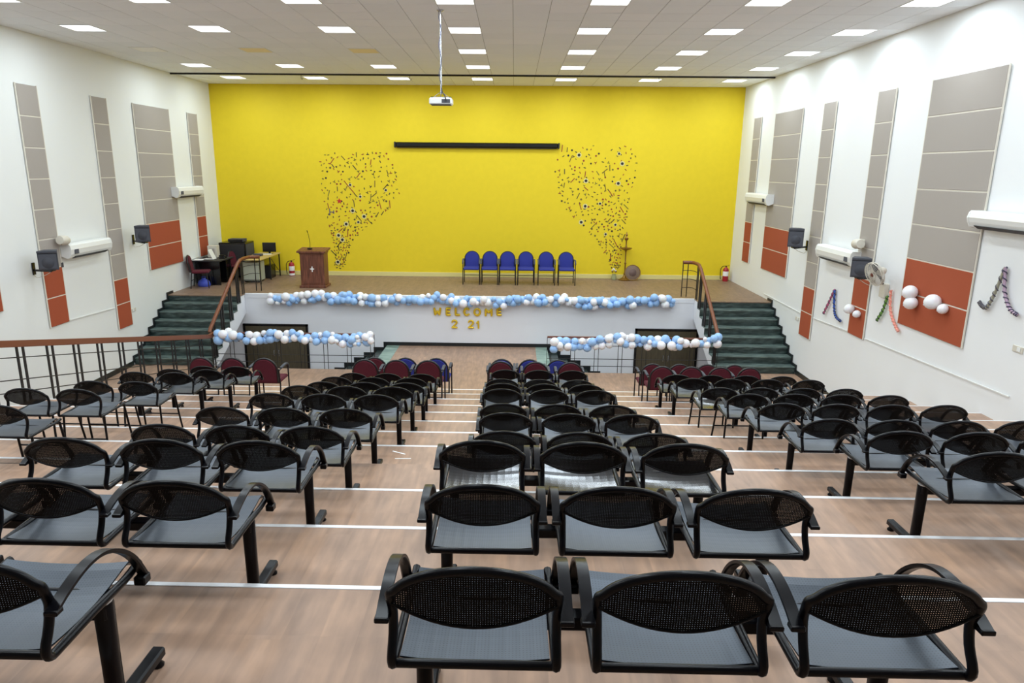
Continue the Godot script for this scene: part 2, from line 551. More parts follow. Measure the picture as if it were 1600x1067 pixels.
func ceiling() -> void:
	var c := struct("ceiling", "suspended ceiling of square pale grey tiles", "ceiling")
	put("slab", boxm(Vector3(XL, YC + 0.03, ZB), Vector3(XR, YC + 0.4, ZK)), M.slab, c)
	# grid lines
	var xs := [XL]
	var x := -0.955 - T / 2 - 14 * T
	while x < XR - 0.02:
		if x > XL + 0.02:
			xs.append(x)
		x += T
	xs.append(XR)
	var zs := [ZB]
	var z := -21.1 - T / 2 - 2 * T
	while z < ZK - 0.02:
		if z > ZB + 0.02:
			zs.append(z)
		z += T
	zs.append(ZK)
	var bars := tool()
	for v in xs:
		box(bars, Vector3(v, YC + 0.016, (ZB + ZK) / 2), Vector3(0.024, 0.02, ZK - ZB), 0.0)
	for v in zs:
		box(bars, Vector3((XL + XR) / 2, YC + 0.0165, v), Vector3(XR - XL, 0.02, 0.024), 0.0)
	put("grid_bars", bars.commit(), M.tbar, c)
	var unit := box_mesh(Vector3(1, 0.02, 1), 0.0)
	var cham := tool()
	box(cham, Vector3.ZERO, Vector3(T - 0.008, 0.022, T - 0.008), 0.004)
	var full := cham.commit()
	# which cells hold a lamp
	var spots := []
	for j in zs.size() - 1:
		for i in xs.size() - 1:
			var cx: float = (xs[i] + xs[i + 1]) / 2
			var cz: float = (zs[j] + zs[j + 1]) / 2
			var fx := (cx + 0.955) / (4 * T)
			var fz := (cz + 21.1) / (4 * T)
			if absf(fx - roundf(fx)) < 0.05 and absf(fz - roundf(fz)) < 0.05 and absf(roundf(fx)) <= 3 and roundf(fz) >= 0 and roundf(fz) < 9:
				continue
			spots.append([cx, cz, xs[i + 1] - xs[i], zs[j + 1] - zs[j]])
	# nearest tiles that the view shows first
	var seen := []
	var rest := []
	for s in spots:
		var zz: float = s[1]
		if zz < -10.9 and zz > -10.9 - 12 * T and absf(s[0] - 0.8) < -zz * 0.74 + 0.3:
			seen.append(s)
		else:
			rest.append(s)
	seen.sort_custom(func(a, b): return a[1] > b[1])
	while seen.size() > 300:
		rest.append(seen.pop_back())
	for s in seen:
		var y := YC + 0.008
		var tilt := Vector3.ZERO
		if rng.randf() < 0.06:
			tilt = Vector3(rng.randf_range(-0.012, 0.012), 0, rng.randf_range(-0.012, 0.012))
		put("ceiling_tile", full, M.tile[rng.randi() % 3], c, Vector3(s[0], y + rng.randf_range(-0.001, 0.001), s[1]), tilt, Vector3((s[2] - 0.008) / (T - 0.008), 1, (s[3] - 0.008) / (T - 0.008)))
	var mm := MultiMesh.new()
	mm.transform_format = MultiMesh.TRANSFORM_3D
	mm.mesh = full
	mm.instance_count = rest.size()
	for i in rest.size():
		var s = rest[i]
		mm.set_instance_transform(i, Transform3D(Basis.from_scale(Vector3((s[2] - 0.008) / (T - 0.008), 1, (s[3] - 0.008) / (T - 0.008))), Vector3(s[0], YC + 0.008 + rng.randf_range(-0.001, 0.001), s[1])))
	var mi := MultiMeshInstance3D.new()
	mi.name = "far_ceiling_tiles"
	mi.multimesh = mm
	mi.material_override = M.tile[0]
	mi.set_meta("kind", "stuff")
	c.add_child(mi)
	# black curtain track below the tiles
	var t := thing("curtain_track", "thin black curtain track across the ceiling in front of the yellow wall", "curtain track")
	put("track", boxm(Vector3(XL + 0.01, YC - 0.045, -20.25), Vector3(XR - 0.01, YC - 0.002, -20.17), 0.004), M.steel_dark, t)
	for hx in [-5.9, -2.9, 3.9]:
		var st := tool()
		tube(st, curve([Vector3(hx, YC - 0.045, -20.21), Vector3(hx, YC - 0.12, -20.21), Vector3(hx + 0.03, YC - 0.15, -20.21), Vector3(hx + 0.05, YC - 0.11, -20.21)], 4), 0.006, 6)
		put("hook", st.commit(), M.steel_dark, t)

func seating_floor() -> void:
	var f := struct("floor", "stepped wood-look vinyl floor with white edge strips", "floor")
	put("landing_top", boxm(Vector3(XE, FY - 0.3, nose(-1)), Vector3(XR, level(-1), ZK)), M.floor, f)
	var strip := boxm(Vector3(XE, -0.008, -0.008), Vector3(XR, 0.003, 0.022), 0.002)
	var zfront := nose(-1)
	var tops := []
	for k in range(0, 12):
		tops.append([level(k), nose(k)])
	tops.append([level(12), -13.3])
	tops.append([-4.505, -13.85])
	tops.append([-4.685, -14.4])
	put("nosing_strip", strip, M.nosing, f, Vector3(0, level(-1), nose(-1)))
	for t in tops:
		put("step", boxm(Vector3(XE, FY - 0.3, t[1]), Vector3(XR, t[0], zfront)), M.floor, f)
		if t[1] != nose(3):
			put("nosing_strip", strip, M.nosing, f, Vector3(0, t[0], t[1]))
		else:
			# the strip of this step is missing across the middle aisle
			put("nosing_strip", boxm(Vector3(XE, -0.008, -0.008), Vector3(-1.45, 0.003, 0.022), 0.002), M.nosing, f, Vector3(0, t[0], t[1]))
			put("nosing_strip", boxm(Vector3(0.55, -0.008, -0.008), Vector3(XR, 0.003, 0.022), 0.002), M.nosing, f, Vector3(0, t[0], t[1]))
		zfront = t[1]
	put("flat_floor", boxm(Vector3(XE, FY - 0.3, ZP), Vector3(XR, FY, -14.4)), M.floor, f)
	put("side_passage", boxm(Vector3(XL, FY - 0.3, -16.77), Vector3(XE, FY, ZK)), M.floor, f)
	put("centre_landing", boxm(Vector3(XA, PY, ZS), Vector3(XB, FY, ZP)), M.floor, f)
	put("side_floor", boxm(Vector3(5.03, FY - 0.3, -16.77), Vector3(XR, FY, ZP)), M.floor, f)
	put("marble_border", boxm(Vector3(XA, FY, ZS + 0.02), Vector3(XA + 0.36, FY + 0.006, ZP + 0.05), 0.002), M.marble_light, f)
	put("marble_border", boxm(Vector3(XB - 0.33, FY, ZS + 0.02), Vector3(XB, FY + 0.006, ZP + 0.05), 0.002), M.marble_light, f)
	put("pit_floor", boxm(Vector3(XL, PY - 0.2, ZS), Vector3(XR, PY, -16.3)), M.floor, f)
	put("pit_side", boxm(Vector3(XL, PY, -16.6), Vector3(XA, FY - 0.3, -16.4)), M.fascia, f)
	put("pit_side", boxm(Vector3(XB, PY, -16.6), Vector3(XR, FY - 0.3, -16.4)), M.fascia, f)

func pits_and_stage() -> void:
	var s := struct("stage", "raised stage with a brown plank floor and white front", "stage")
	put("stage_floor", boxm(Vector3(XL, YS - 0.12, ZB), Vector3(XR, YS, ZS)), M.stage_floor, s)
	put("stage_front", boxm(Vector3(XL, PY - 0.2, ZS - 0.25), Vector3(XR, YS - 0.12, ZS - 0.001)), M.fascia, s)
	put("stage_edge", boxm(Vector3(-7.5, YS - 0.125, ZS - 0.05), Vector3(5.03, YS + 0.004, ZS + 0.012), 0.006), M.fascia, s)
	put("skirting", boxm(Vector3(XA, FY, ZS), Vector3(XB, FY + 0.1, ZS + 0.014), 0.003), M.skirt_black, s)
	# stairs from the landing down into the two pits
	for side in 2:
		var t := thing("pit_stairs", ["green marble steps going down from the centre landing to the left stage door", "green marble steps going down from the centre landing to the right stage door"][side], "stairs")
		var x0 := XA if side == 0 else XB
		var d := -1.0 if side == 0 else 1.0
		for i in 7:
			var ya := FY - 0.155 * (i + 1)
			var xa := x0 + d * 0.287 * i
			var xb := x0 + d * 0.287 * (i + 1)
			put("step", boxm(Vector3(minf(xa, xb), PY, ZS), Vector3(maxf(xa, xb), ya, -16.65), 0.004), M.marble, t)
			put("step_skirting", boxm(Vector3(minf(xa, xb), ya, ZS), Vector3(maxf(xa, xb), ya + 0.1, ZS + 0.014), 0.002), M.skirt_black, t)
			put("step_skirting", boxm(Vector3(minf(xa, xa + d * 0.1), ya + 0.1, ZS), Vector3(maxf(xa, xa + d * 0.1), ya + 0.255, ZS + 0.014), 0.002), M.skirt_black, t)
	var names := ["dark olive double door below the stage on the left, behind the left balloon rail", "dark olive double door below the stage on the right, behind the right balloon rail"]
	for i in 2:
		var xa: float = [-7.61, 3.44][i]
		var xb: float = [-5.77, 5.21][i]
		var dr := struct("door_%d" % (i + 1), names[i], "door")
		var fr := tool()
		box(fr, Vector3(xa + 0.03, (PY - 4.28) / 2, ZS + 0.02), Vector3(0.06, PY * -1 - 4.28, 0.06), 0.005)
		box(fr, Vector3(xb - 0.03, (PY - 4.28) / 2, ZS + 0.02), Vector3(0.06, PY * -1 - 4.28, 0.06), 0.005)
		box(fr, Vector3((xa + xb) / 2, -4.31, ZS + 0.02), Vector3(xb - xa, 0.06, 0.06), 0.005)
		put("door_frame", fr.commit(), M.screen, dr)
		var mid := (xa + xb) / 2
		for k in 2:
			var l0: float = xa + 0.06 if k == 0 else mid + 0.003
			var l1: float = mid - 0.003 if k == 0 else xb - 0.06
			var leaf := put("door_leaf", boxm(Vector3(l0, PY + 0.01, ZS + 0.002), Vector3(l1, -4.345, ZS + 0.04), 0.004), M.door, dr)
			var h := tool()
			var hx: float = mid + (-0.07 if k == 0 else 0.07)
			tube(h, curve([Vector3(hx, -5.05, ZS + 0.04), Vector3(hx, -5.05, ZS + 0.085), Vector3(hx, -5.2, ZS + 0.085), Vector3(hx, -5.2, ZS + 0.04)], 4), 0.009, 6)
			put("handle", h.commit(), M.silver, leaf)

func staircases() -> void:
	var n := 8
	for side in 2:
		var xa: float = XL + 0.012 if side == 0 else 5.03
		var xb: float = -7.5 if side == 0 else XR - 0.024
		var t := thing("staircase", ["flight of green marble stairs up to the stage along the left wall", "flight of green marble stairs up to the stage along the right wall"][side], "stairs")
		var poly := PackedVector2Array()
		var rise := (YS - FY) / n
		for k in n:
			var z := -18.77 + 0.287 * k
			var y := YS - rise * k
			poly.append(Vector2(z, y - 0.03))
			poly.append(Vector2(z, y - rise - 0.03))
		poly.append(Vector2(-16.761, FY - 0.03))
		poly.append(Vector2(-17.05, FY - 0.03))
		poly.append(Vector2(-19.08, -3.98))
		poly.append(Vector2(-19.08, YS - 0.03))
		var st := tool()
		prism(st, poly, xa + 0.002, xb - 0.002, Vector3.BACK, Vector3.UP, Vector3.RIGHT)
		put("stair_body", st.commit(), M.fascia, t)
		for k in n:
			var z := -18.77 + 0.287 * k
			var y := YS - rise * k
			if k == 0:
				put("tread", boxm(Vector3(xa + 0.002, y - 0.03, -19.08), Vector3(xb + 0.01, y, z + 0.02), 0.005), M.stage_floor, t)
			else:
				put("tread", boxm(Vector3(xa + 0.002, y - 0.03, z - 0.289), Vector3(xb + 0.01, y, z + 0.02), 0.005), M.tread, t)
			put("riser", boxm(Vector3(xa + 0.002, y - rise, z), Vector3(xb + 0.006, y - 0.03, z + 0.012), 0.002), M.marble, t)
		# stepped skirting against the wall
		var wx0: float = XL + 0.012 if side == 0 else XR - 0.03
		var wx1: float = XL + 0.03 if side == 0 else XR - 0.012
		for k in range(0, n):
			var z := -18.77 + 0.287 * k
			var y := YS - rise * k
			put("stepped_skirting", boxm(Vector3(wx0, y, z - 0.287), Vector3(wx1, y + 0.07, z + 0.08), 0.002), M.skirt_black, t)
			put("stepped_skirting", boxm(Vector3(wx0, y - rise + 0.07, z + 0.012), Vector3(wx1, y, z + 0.08), 0.002), M.skirt_black, t)

func post_pair(st_parent: Node3D, at: Vector3, top: float, dir: Vector3, gap: float, wide: float, thick: float, m: Material) -> void:
	for s in [-1, 1]:
		var p: Vector3 = at + dir * gap * 0.5 * s
		var st := tool()
		box(st, Vector3(p.x, (p.y + top) / 2, p.z), Vector3(wide if dir.x != 0.0 else thick, top - p.y, thick if dir.x != 0.0 else wide), 0.002)
		put("post", st.commit(), m, st_parent)

func railings() -> void:
	# stage stair rails
	for side in 2:
		var x: float = -7.5 if side == 0 else 5.05
		var d: float = 1.0 if side == 0 else -1.0
		var t := thing("stair_handrail", ["wooden handrail with black posts on the left stage stairs", "wooden handrail with black posts on the right stage stairs"][side], "handrail")
		var zt := -19.55 if side == 0 else -19.45
		var path := [Vector3(x, -3.98, -16.66), Vector3(x, -3.9, -16.72), Vector3(x, -2.56, -18.72), Vector3(x, -2.47, -18.95), Vector3(x, -2.46, -19.2), Vector3(x + d * 0.04, -2.46, zt + 0.05), Vector3(x + d * 0.1, -2.46, zt), Vector3(x + d * 0.32, -2.46, zt)]
		var st := tool()
		tube(st, PackedVector3Array(path), 0.048, 8)
		put("top_rail", st.commit(), M.rail_wood, t)
		for k in [1, 3, 5, 7]:
			var y: float = YS - 0.18 * k
			var z: float = -18.77 + 0.287 * k - 0.14
			var yt: float = -2.56 - (z + 18.72) * 0.67
			post_pair(t, Vector3(x, y, z), yt, Vector3(0, 0, 1), 0.13, 0.045, 0.036, M.steel_dark)
		post_pair(t, Vector3(x, YS, -19.0), -2.47, Vector3(0, 0, 1), 0.12, 0.04, 0.02, M.steel_dark)
		post_pair(t, Vector3(x + d * 0.24, YS, zt), -2.47, Vector3(1, 0, 0), 0.14, 0.022, 0.022, M.steel_dark)
		for h in [0.26, 0.5, 0.74]:
			var b := tool()
			tube(b, PackedVector3Array([Vector3(x, YS + h, -19.06), Vector3(x + d * 0.02, YS + h, zt + 0.08), Vector3(x + d * 0.1, YS + h, zt), Vector3(x + d * 0.31, YS + h, zt)]), 0.009, 6)
			put("bar", b.commit(), M.steel_dark, t)
	# rails along the pits
	for side in 2:
		var xa: float = XE if side == 0 else 0.86
		var xb: float = -3.4 if side == 0 else 4.98
		var t := thing("pit_railing", ["low black railing with a dark red top rail, left of the centre landing", "low black railing with a dark red top rail, right of the centre landing"][side], "railing")
		put("top_rail", boxm(Vector3(xa, -3.99, ZP - 0.025), Vector3(xb, -3.945, ZP + 0.03), 0.008), M.rail_red, t)
		for y in [-4.18, -4.51, -4.695]:
			var b := tool()
			rod(b, Vector3(xa, y, ZP), Vector3(xb, y, ZP), 0.008, 6)
			put("bar", b.commit(), M.steel_dark, t)
		var x: float = -3.45 if side == 0 else 0.91
		for i in 8:
			if x > xa - 0.1 and x < xb + 0.1:
				post_pair(t, Vector3(x, FY, ZP), -3.98, Vector3(1, 0, 0), 0.1, 0.014, 0.014, M.steel_dark)
			x += -0.583 if side == 0 else 0.583
	# long rail between the steps and the left passage
	var t := thing("side_railing", "long sloping black railing with a brown top rail along the left side of the steps", "railing")
	var line := func(z: float) -> float: return maxf(-2.5 + 0.2225 * (z + 9.56), -4.0)
	var tops := PackedVector3Array()
	for z in [0.5, -9.56, -12.4, -15.4, -16.3, -16.63]:
		tops.append(Vector3(XE, line.call(z), z))
	var st := tool()
	sweep(st, tops, Vector3.RIGHT, PackedVector2Array([Vector2(-0.035, -0.05), Vector2(0.035, -0.05), Vector2(0.035, 0.04), Vector2(0.028, 0.05), Vector2(-0.028, 0.05), Vector2(-0.035, 0.04)]))
	put("top_rail", st.commit(), M.rail_wood, t)
	for off in [0.21, 0.55, 0.74]:
		var b := tool()
		var pp := PackedVector3Array()
		for q in tops:
			pp.append(q - Vector3(0, off, 0))
		tube(b, pp, 0.009, 6)
		put("bar", b.commit(), M.steel_dark, t)
	var z := -16.5
	while z < -1.0:
		for s in [-0.065, 0.065]:
			var zz: float = z + s
			var yt: float = line.call(zz) - 0.03
			var foot := FY
			for k in range(0, 12):
				if zz > nose(k):
					foot = level(k)
					break
			if foot == FY and zz > -14.4:
				foot = level(12) if zz > -13.3 else (-4.505 if zz > -13.85 else -4.685)
			put("post", boxm(Vector3(XE - 0.02, foot - 0.1, zz - 0.022), Vector3(XE - 0.002, yt, zz + 0.022), 0.002), M.steel_dark, t)
		z += 0.655

func wall_panels() -> void:
	# z near, z far, rows of tiles, side
	var cols := [
		[XL, -10.75, -12.55, 7, "wide grey and rust cloth panel on the left wall, nearest the viewer"],
		[XL, -13.81, -14.4, 8, "narrow tall grey and rust cloth panel on the left wall behind the near loudspeaker"],
		[XL, -16.24, -16.82, 9, "tallest narrow grey and rust cloth panel on the left wall, hanging lowest"],
		[XL, -18.0, -19.82, 7, "wide grey and rust cloth panel on the left wall beside the far loudspeaker"],
		[XL, -20.97, -21.56, 7, "narrow grey and rust cloth panel on the left wall next to the yellow wall"],
		[XR, -20.9, -21.48, 7, "narrow grey and rust cloth panel on the right wall next to the yellow wall"],
		[XR, -17.97, -19.78, 7, "wide grey and rust cloth panel on the right wall beside the far loudspeaker"],
		[XR, -16.14, -16.74, 9, "tallest narrow grey and rust cloth panel on the right wall, hanging lowest"],
		[XR, -13.7, -14.32, 8, "narrow tall grey and rust cloth panel on the right wall behind the near loudspeaker"],
		[XR, -10.69, -12.53, 7, "wide grey and rust cloth panel on the right wall holding four white balloons"],
	]
	for c in cols:
		var x: float = c[0]
		var d := 1.0 if x < 0.0 else -1.0
		var t := thing("acoustic_panel", c[4], "wall panel", Vector3(x + d * 0.012, 1.54 - 0.597 * c[3], (c[1] + c[2]) / 2), 0, "cloth acoustic panels on the side walls")
		var w: float = absf(c[1] - c[2])
		var tile := boxm(Vector3(minf(0, d * 0.028), 0, -w / 2), Vector3(maxf(0, d * 0.028), 0.575, w / 2), 0.006)
		var strip := boxm(Vector3(minf(0, d * 0.024), -0.022, -w / 2), Vector3(maxf(0, d * 0.024), 0.0, w / 2), 0.003)
		for i in int(c[3]):
			put("cloth_tile", tile, M.fabric_rust if i < 2 else M.fabric_grey, t, Vector3(0, i * 0.597, 0))
			if i > 0:
				put("joint_strip", strip, M.joint, t, Vector3(0, i * 0.597, 0))
		var edge := tool()
		for s in [-1, 1]:
			box(edge, Vector3(d * 0.012, 0.597 * c[3] / 2 - 0.01, s * (w / 2 + 0.012)), Vector3(0.024, 0.597 * c[3], 0.022), 0.003)
		put("edge_trim", edge.commit(), M.joint, t)

# =====================================================================  seats
var seat_mesh: ArrayMesh
var back_mesh: ArrayMesh
var back_rim: ArrayMesh
var frame_mesh: ArrayMesh
var arm_mesh: ArrayMesh

func build_seat_meshes() -> void:
	# perforated pan, slightly dished, front edge rolled down
	var st := tool()
	var nx := 10
	var nz := 12
	var f := func(a: float, b: float, lift: float) -> Vector3:
		var x := lerpf(-0.19, 0.19, a)
		var z := lerpf(0.275, -0.145, b)
		var y := 0.468 - 0.02 * sin(PI * clampf(b * 1.05, 0, 1)) - 0.012 * (1.0 - pow(absf(2 * a - 1), 2.0)) + 0.02 * b
		if b > 0.88:
			y -= 0.035 * pow((b - 0.88) / 0.12, 2.0)
		return Vector3(x, y + lift, z)
	for lift in [0.0, -0.005]:
		for i in nx:
			for k in nz:
				var p := []
				var uv := []
				for q in [[0, 0], [1, 0], [1, 1], [0, 1]]:
					var a := float(i + q[0]) / nx
					var b := float(k + q[1]) / nz
					p.append(f.call(a, b, lift))
					uv.append(Vector2(a * 0.38, b * 0.4))
				var n: Vector3 = (p[1] - p[0]).cross(p[3] - p[0]).normalized()
				if n.y < 0:
					n = -n
				if lift < 0:
					n = -n
				tri(st, p[0], p[1], p[2], n, n, n, uv[0], uv[1], uv[2])
				tri(st, p[0], p[2], p[3], n, n, n, uv[0], uv[2], uv[3])
	for i in nx:
		for b in [0.0, 1.0]:
			flat4(st, f.call(float(i) / nx, b, 0.0), f.call(float(i + 1) / nx, b, 0.0), f.call(float(i + 1) / nx, b, -0.005), f.call(float(i) / nx, b, -0.005), Vector3(0, 0, 1.0 if b == 0.0 else -1.0))
	for k in nz:
		for a in [0.0, 1.0]:
			flat4(st, f.call(a, float(k) / nz, 0.0), f.call(a, float(k + 1) / nz, 0.0), f.call(a, float(k + 1) / nz, -0.005), f.call(a, float(k) / nz, -0.005), Vector3(-1.0 if a == 0.0 else 1.0, 0, 0))
	seat_mesh = st.commit()
	# lens-shaped perforated back
	st = tool()
	var top := func(s: float) -> float: return 0.628 + 0.106 * pow(maxf(1.0 - s * s, 0.0), 0.52)
	var low := func(s: float) -> float: return 0.628 - 0.054 * pow(maxf(1.0 - s * s, 0.0), 1.05)
	var at := func(s: float, v: float) -> Vector3:
		var y := lerpf(low.call(s), top.call(s), v)
		return Vector3(s * 0.207, y, 0.288 + (y - 0.628) * 0.1 + 0.02 * (1.0 - s * s))
	var ns := 20
	var nv := 6
	for i in ns:
		for k in nv:
			var s0 := -1.0 + 2.0 * i / ns
			var s1 := -1.0 + 2.0 * (i + 1) / ns
			var p := []
			for q in [[s0, k], [s1, k], [s1, k + 1], [s0, k + 1]]:
				p.append(at.call(q[0], float(q[1]) / nv))
			var nn := []
			for q in [s0, s1, s1, s0]:
				nn.append(Vector3(q * 0.28, -0.1, 0.95).normalized())
			var uv := []
			for q in p:
				uv.append(Vector2(q.x, q.y))
			tri(st, p[0], p[1], p[2], nn[0], nn[1], nn[2], uv[0], uv[1], uv[2])
			tri(st, p[0], p[2], p[3], nn[0], nn[2], nn[3], uv[0], uv[2], uv[3])
	back_mesh = st.commit()
	st = tool()
	var lowline := PackedVector3Array()
	for i in 17:
		lowline.append(at.call(-1.0 + i / 8.0, 0.0))
	tube(st, lowline, 0.0045, 6)
	back_rim = st.commit()
	# bent tube: seat side, rear corner, upright, arch of the back, and down again
	st = tool()
	var half := [Vector3(-0.203, 0.461, -0.14), Vector3(-0.205, 0.452, -0.05), Vector3(-0.205, 0.455, 0.1), Vector3(-0.205, 0.453, 0.25), Vector3(-0.205, 0.456, 0.292), Vector3(-0.205, 0.484, 0.304), Vector3(-0.204, 0.535, 0.278), Vector3(-0.205, 0.59, 0.266), Vector3(-0.208, 0.632, 0.28), Vector3(-0.207, 0.655, 0.288)]
	var arch := []
	for s in [-0.94, -0.82, -0.6, -0.3, 0.0, 0.3, 0.6, 0.82, 0.94]:
		arch.append(at.call(s, 1.0) + Vector3(0, 0.004, 0))
	var path := half + arch
	for i in half.size():
		var q: Vector3 = half[half.size() - 1 - i]
		path.append(Vector3(-q.x, q.y, q.z))
	tube(st, curve(path, 3), 0.0125, 8)
	rod(st, Vector3(-0.2, 0.457, 0.288), Vector3(0.2, 0.457, 0.288), 0.012, 8)
	rod(st, Vector3(-0.2, 0.448, 0.0), Vector3(0.2, 0.448, 0.0), 0.009, 6)
	box(st, Vector3(0, 0.424, 0.0), Vector3(0.26, 0.036, 0.07), 0.006)
	frame_mesh = st.commit()
	# strap armrest
	st = tool()
	var ap := curve([Vector3(0, 0.582, 0.3), Vector3(0, 0.608, 0.235), Vector3(0, 0.626, 0.155), Vector3(0, 0.62, 0.075), Vector3(0, 0.583, 0.0), Vector3(0, 0.52, -0.065), Vector3(0, 0.432, -0.115)], 4)
	sweep(st, ap, Vector3.RIGHT, PackedVector2Array([Vector2(-0.0155, -0.006), Vector2(0.0155, -0.006), Vector2(0.0155, 0.003), Vector2(0.011, 0.0065), Vector2(-0.011, 0.0065), Vector2(-0.0155, 0.003)]))
	box(st, Vector3(0, 0.584, 0.288), Vector3(0.036, 0.014, 0.03), 0.003)
	box(st, Vector3(0, 0.425, -0.105), Vector3(0.036, 0.03, 0.04), 0.004)
	arm_mesh = st.commit()

func seat_unit(t: Node3D, x: float, arms: bool, pan: Material) -> void:
	var p := Vector3(x, 0, 0)
	put("seat", seat_mesh, pan, t, p)
	var b := put("backrest", back_mesh, M.back, t, p)
	put("rim", back_rim, M.black, b)
	put("frame", frame_mesh, M.black, t, p)
	if arms:
		for s in [-1, 1]:
			put("armrest", arm_mesh, M.black, t, p + Vector3(s * 0.229, 0, 0))

func make_bench(seats: int, pan: Material) -> Node3D:
	var t := thing("tandem_bench", "bench", "bench", Vector3.ZERO, 0, "black perforated steel benches")
	for i in seats:
		seat_unit(t, i * 0.51, true, pan)
	var x0 := -0.235
	var x1 := (seats - 1) * 0.51 + 0.235
	put("beam", boxm(Vector3(x0 + 0.05, 0.365, -0.028), Vector3(x1 - 0.05, 0.408, 0.028), 0.005), M.black, t)
	var leg := tool()
	lathe(leg, PackedVector2Array([Vector2(0.0, 0.03), Vector2(0.027, 0.03), Vector2(0.027, 0.2), Vector2(0.029, 0.41), Vector2(0.027, 0.416), Vector2(0, 0.416)]), Vector3.ZERO, 12, Basis.from_scale(Vector3(0.95, 1, 1.15)))
	var legm := leg.commit()
	var foot := tool()
	box(foot, Vector3(0, 0.048, -0.115), Vector3(0.045, 0.035, 0.29), 0.006)
	var footm := foot.commit()
	var glide := tool()
	lathe(glide, PackedVector2Array([Vector2(0, 0.0), Vector2(0.02, 0.0), Vector2(0.021, 0.008), Vector2(0.012, 0.018), Vector2(0.01, 0.033), Vector2(0, 0.033)]), Vector3.ZERO, 10)
	var glidem := glide.commit()
	var cap := tool()
	lathe(cap, PackedVector2Array([Vector2(0.0275, 0.414), Vector2(0.0275, 0.419), Vector2(0.022, 0.423), Vector2(0, 0.424)]), Vector3.ZERO, 12, Basis.from_scale(Vector3(0.95, 1, 1.15)))
	var capm := cap.commit()
	for x in [x0 + 0.07, x1 - 0.07]:
		var l := put("leg", legm, M.black, t, Vector3(x, 0, 0))
		put("leg_cap", capm, M.cap, l)
		var ft := put("foot", footm, M.black, t, Vector3(x, 0, 0))
		for z in [-0.24, 0.0]:
			put("glide", glidem, M.black, ft, Vector3(0, 0, z))
	return t

func make_visitor_chair(arms: bool) -> Node3D:
	var t := thing("visitor_chair", "chair", "chair", Vector3.ZERO, 0, "black perforated steel chairs on thin legs")
	seat_unit(t, 0.0, arms, M.pan)
	for s in [-1, 1]:
		for q in [[-0.12, -0.19], [0.24, 0.27]]:
			var st := tool()
			tube(st, PackedVector3Array([Vector3(s * 0.203, 0.44, q[0]), Vector3(s * 0.212, 0.2, (q[0] + q[1]) / 2), Vector3(s * 0.222, 0.0, q[1])]), 0.011, 8)
			put("leg", st.commit(), M.black, t)
	for z in [-0.155, 0.255]:
		var b2 := tool()
		rod(b2, Vector3(-0.212, 0.205, z), Vector3(0.212, 0.205, z), 0.008, 6)
		put("stretcher", b2.commit(), M.black, t)
	return t

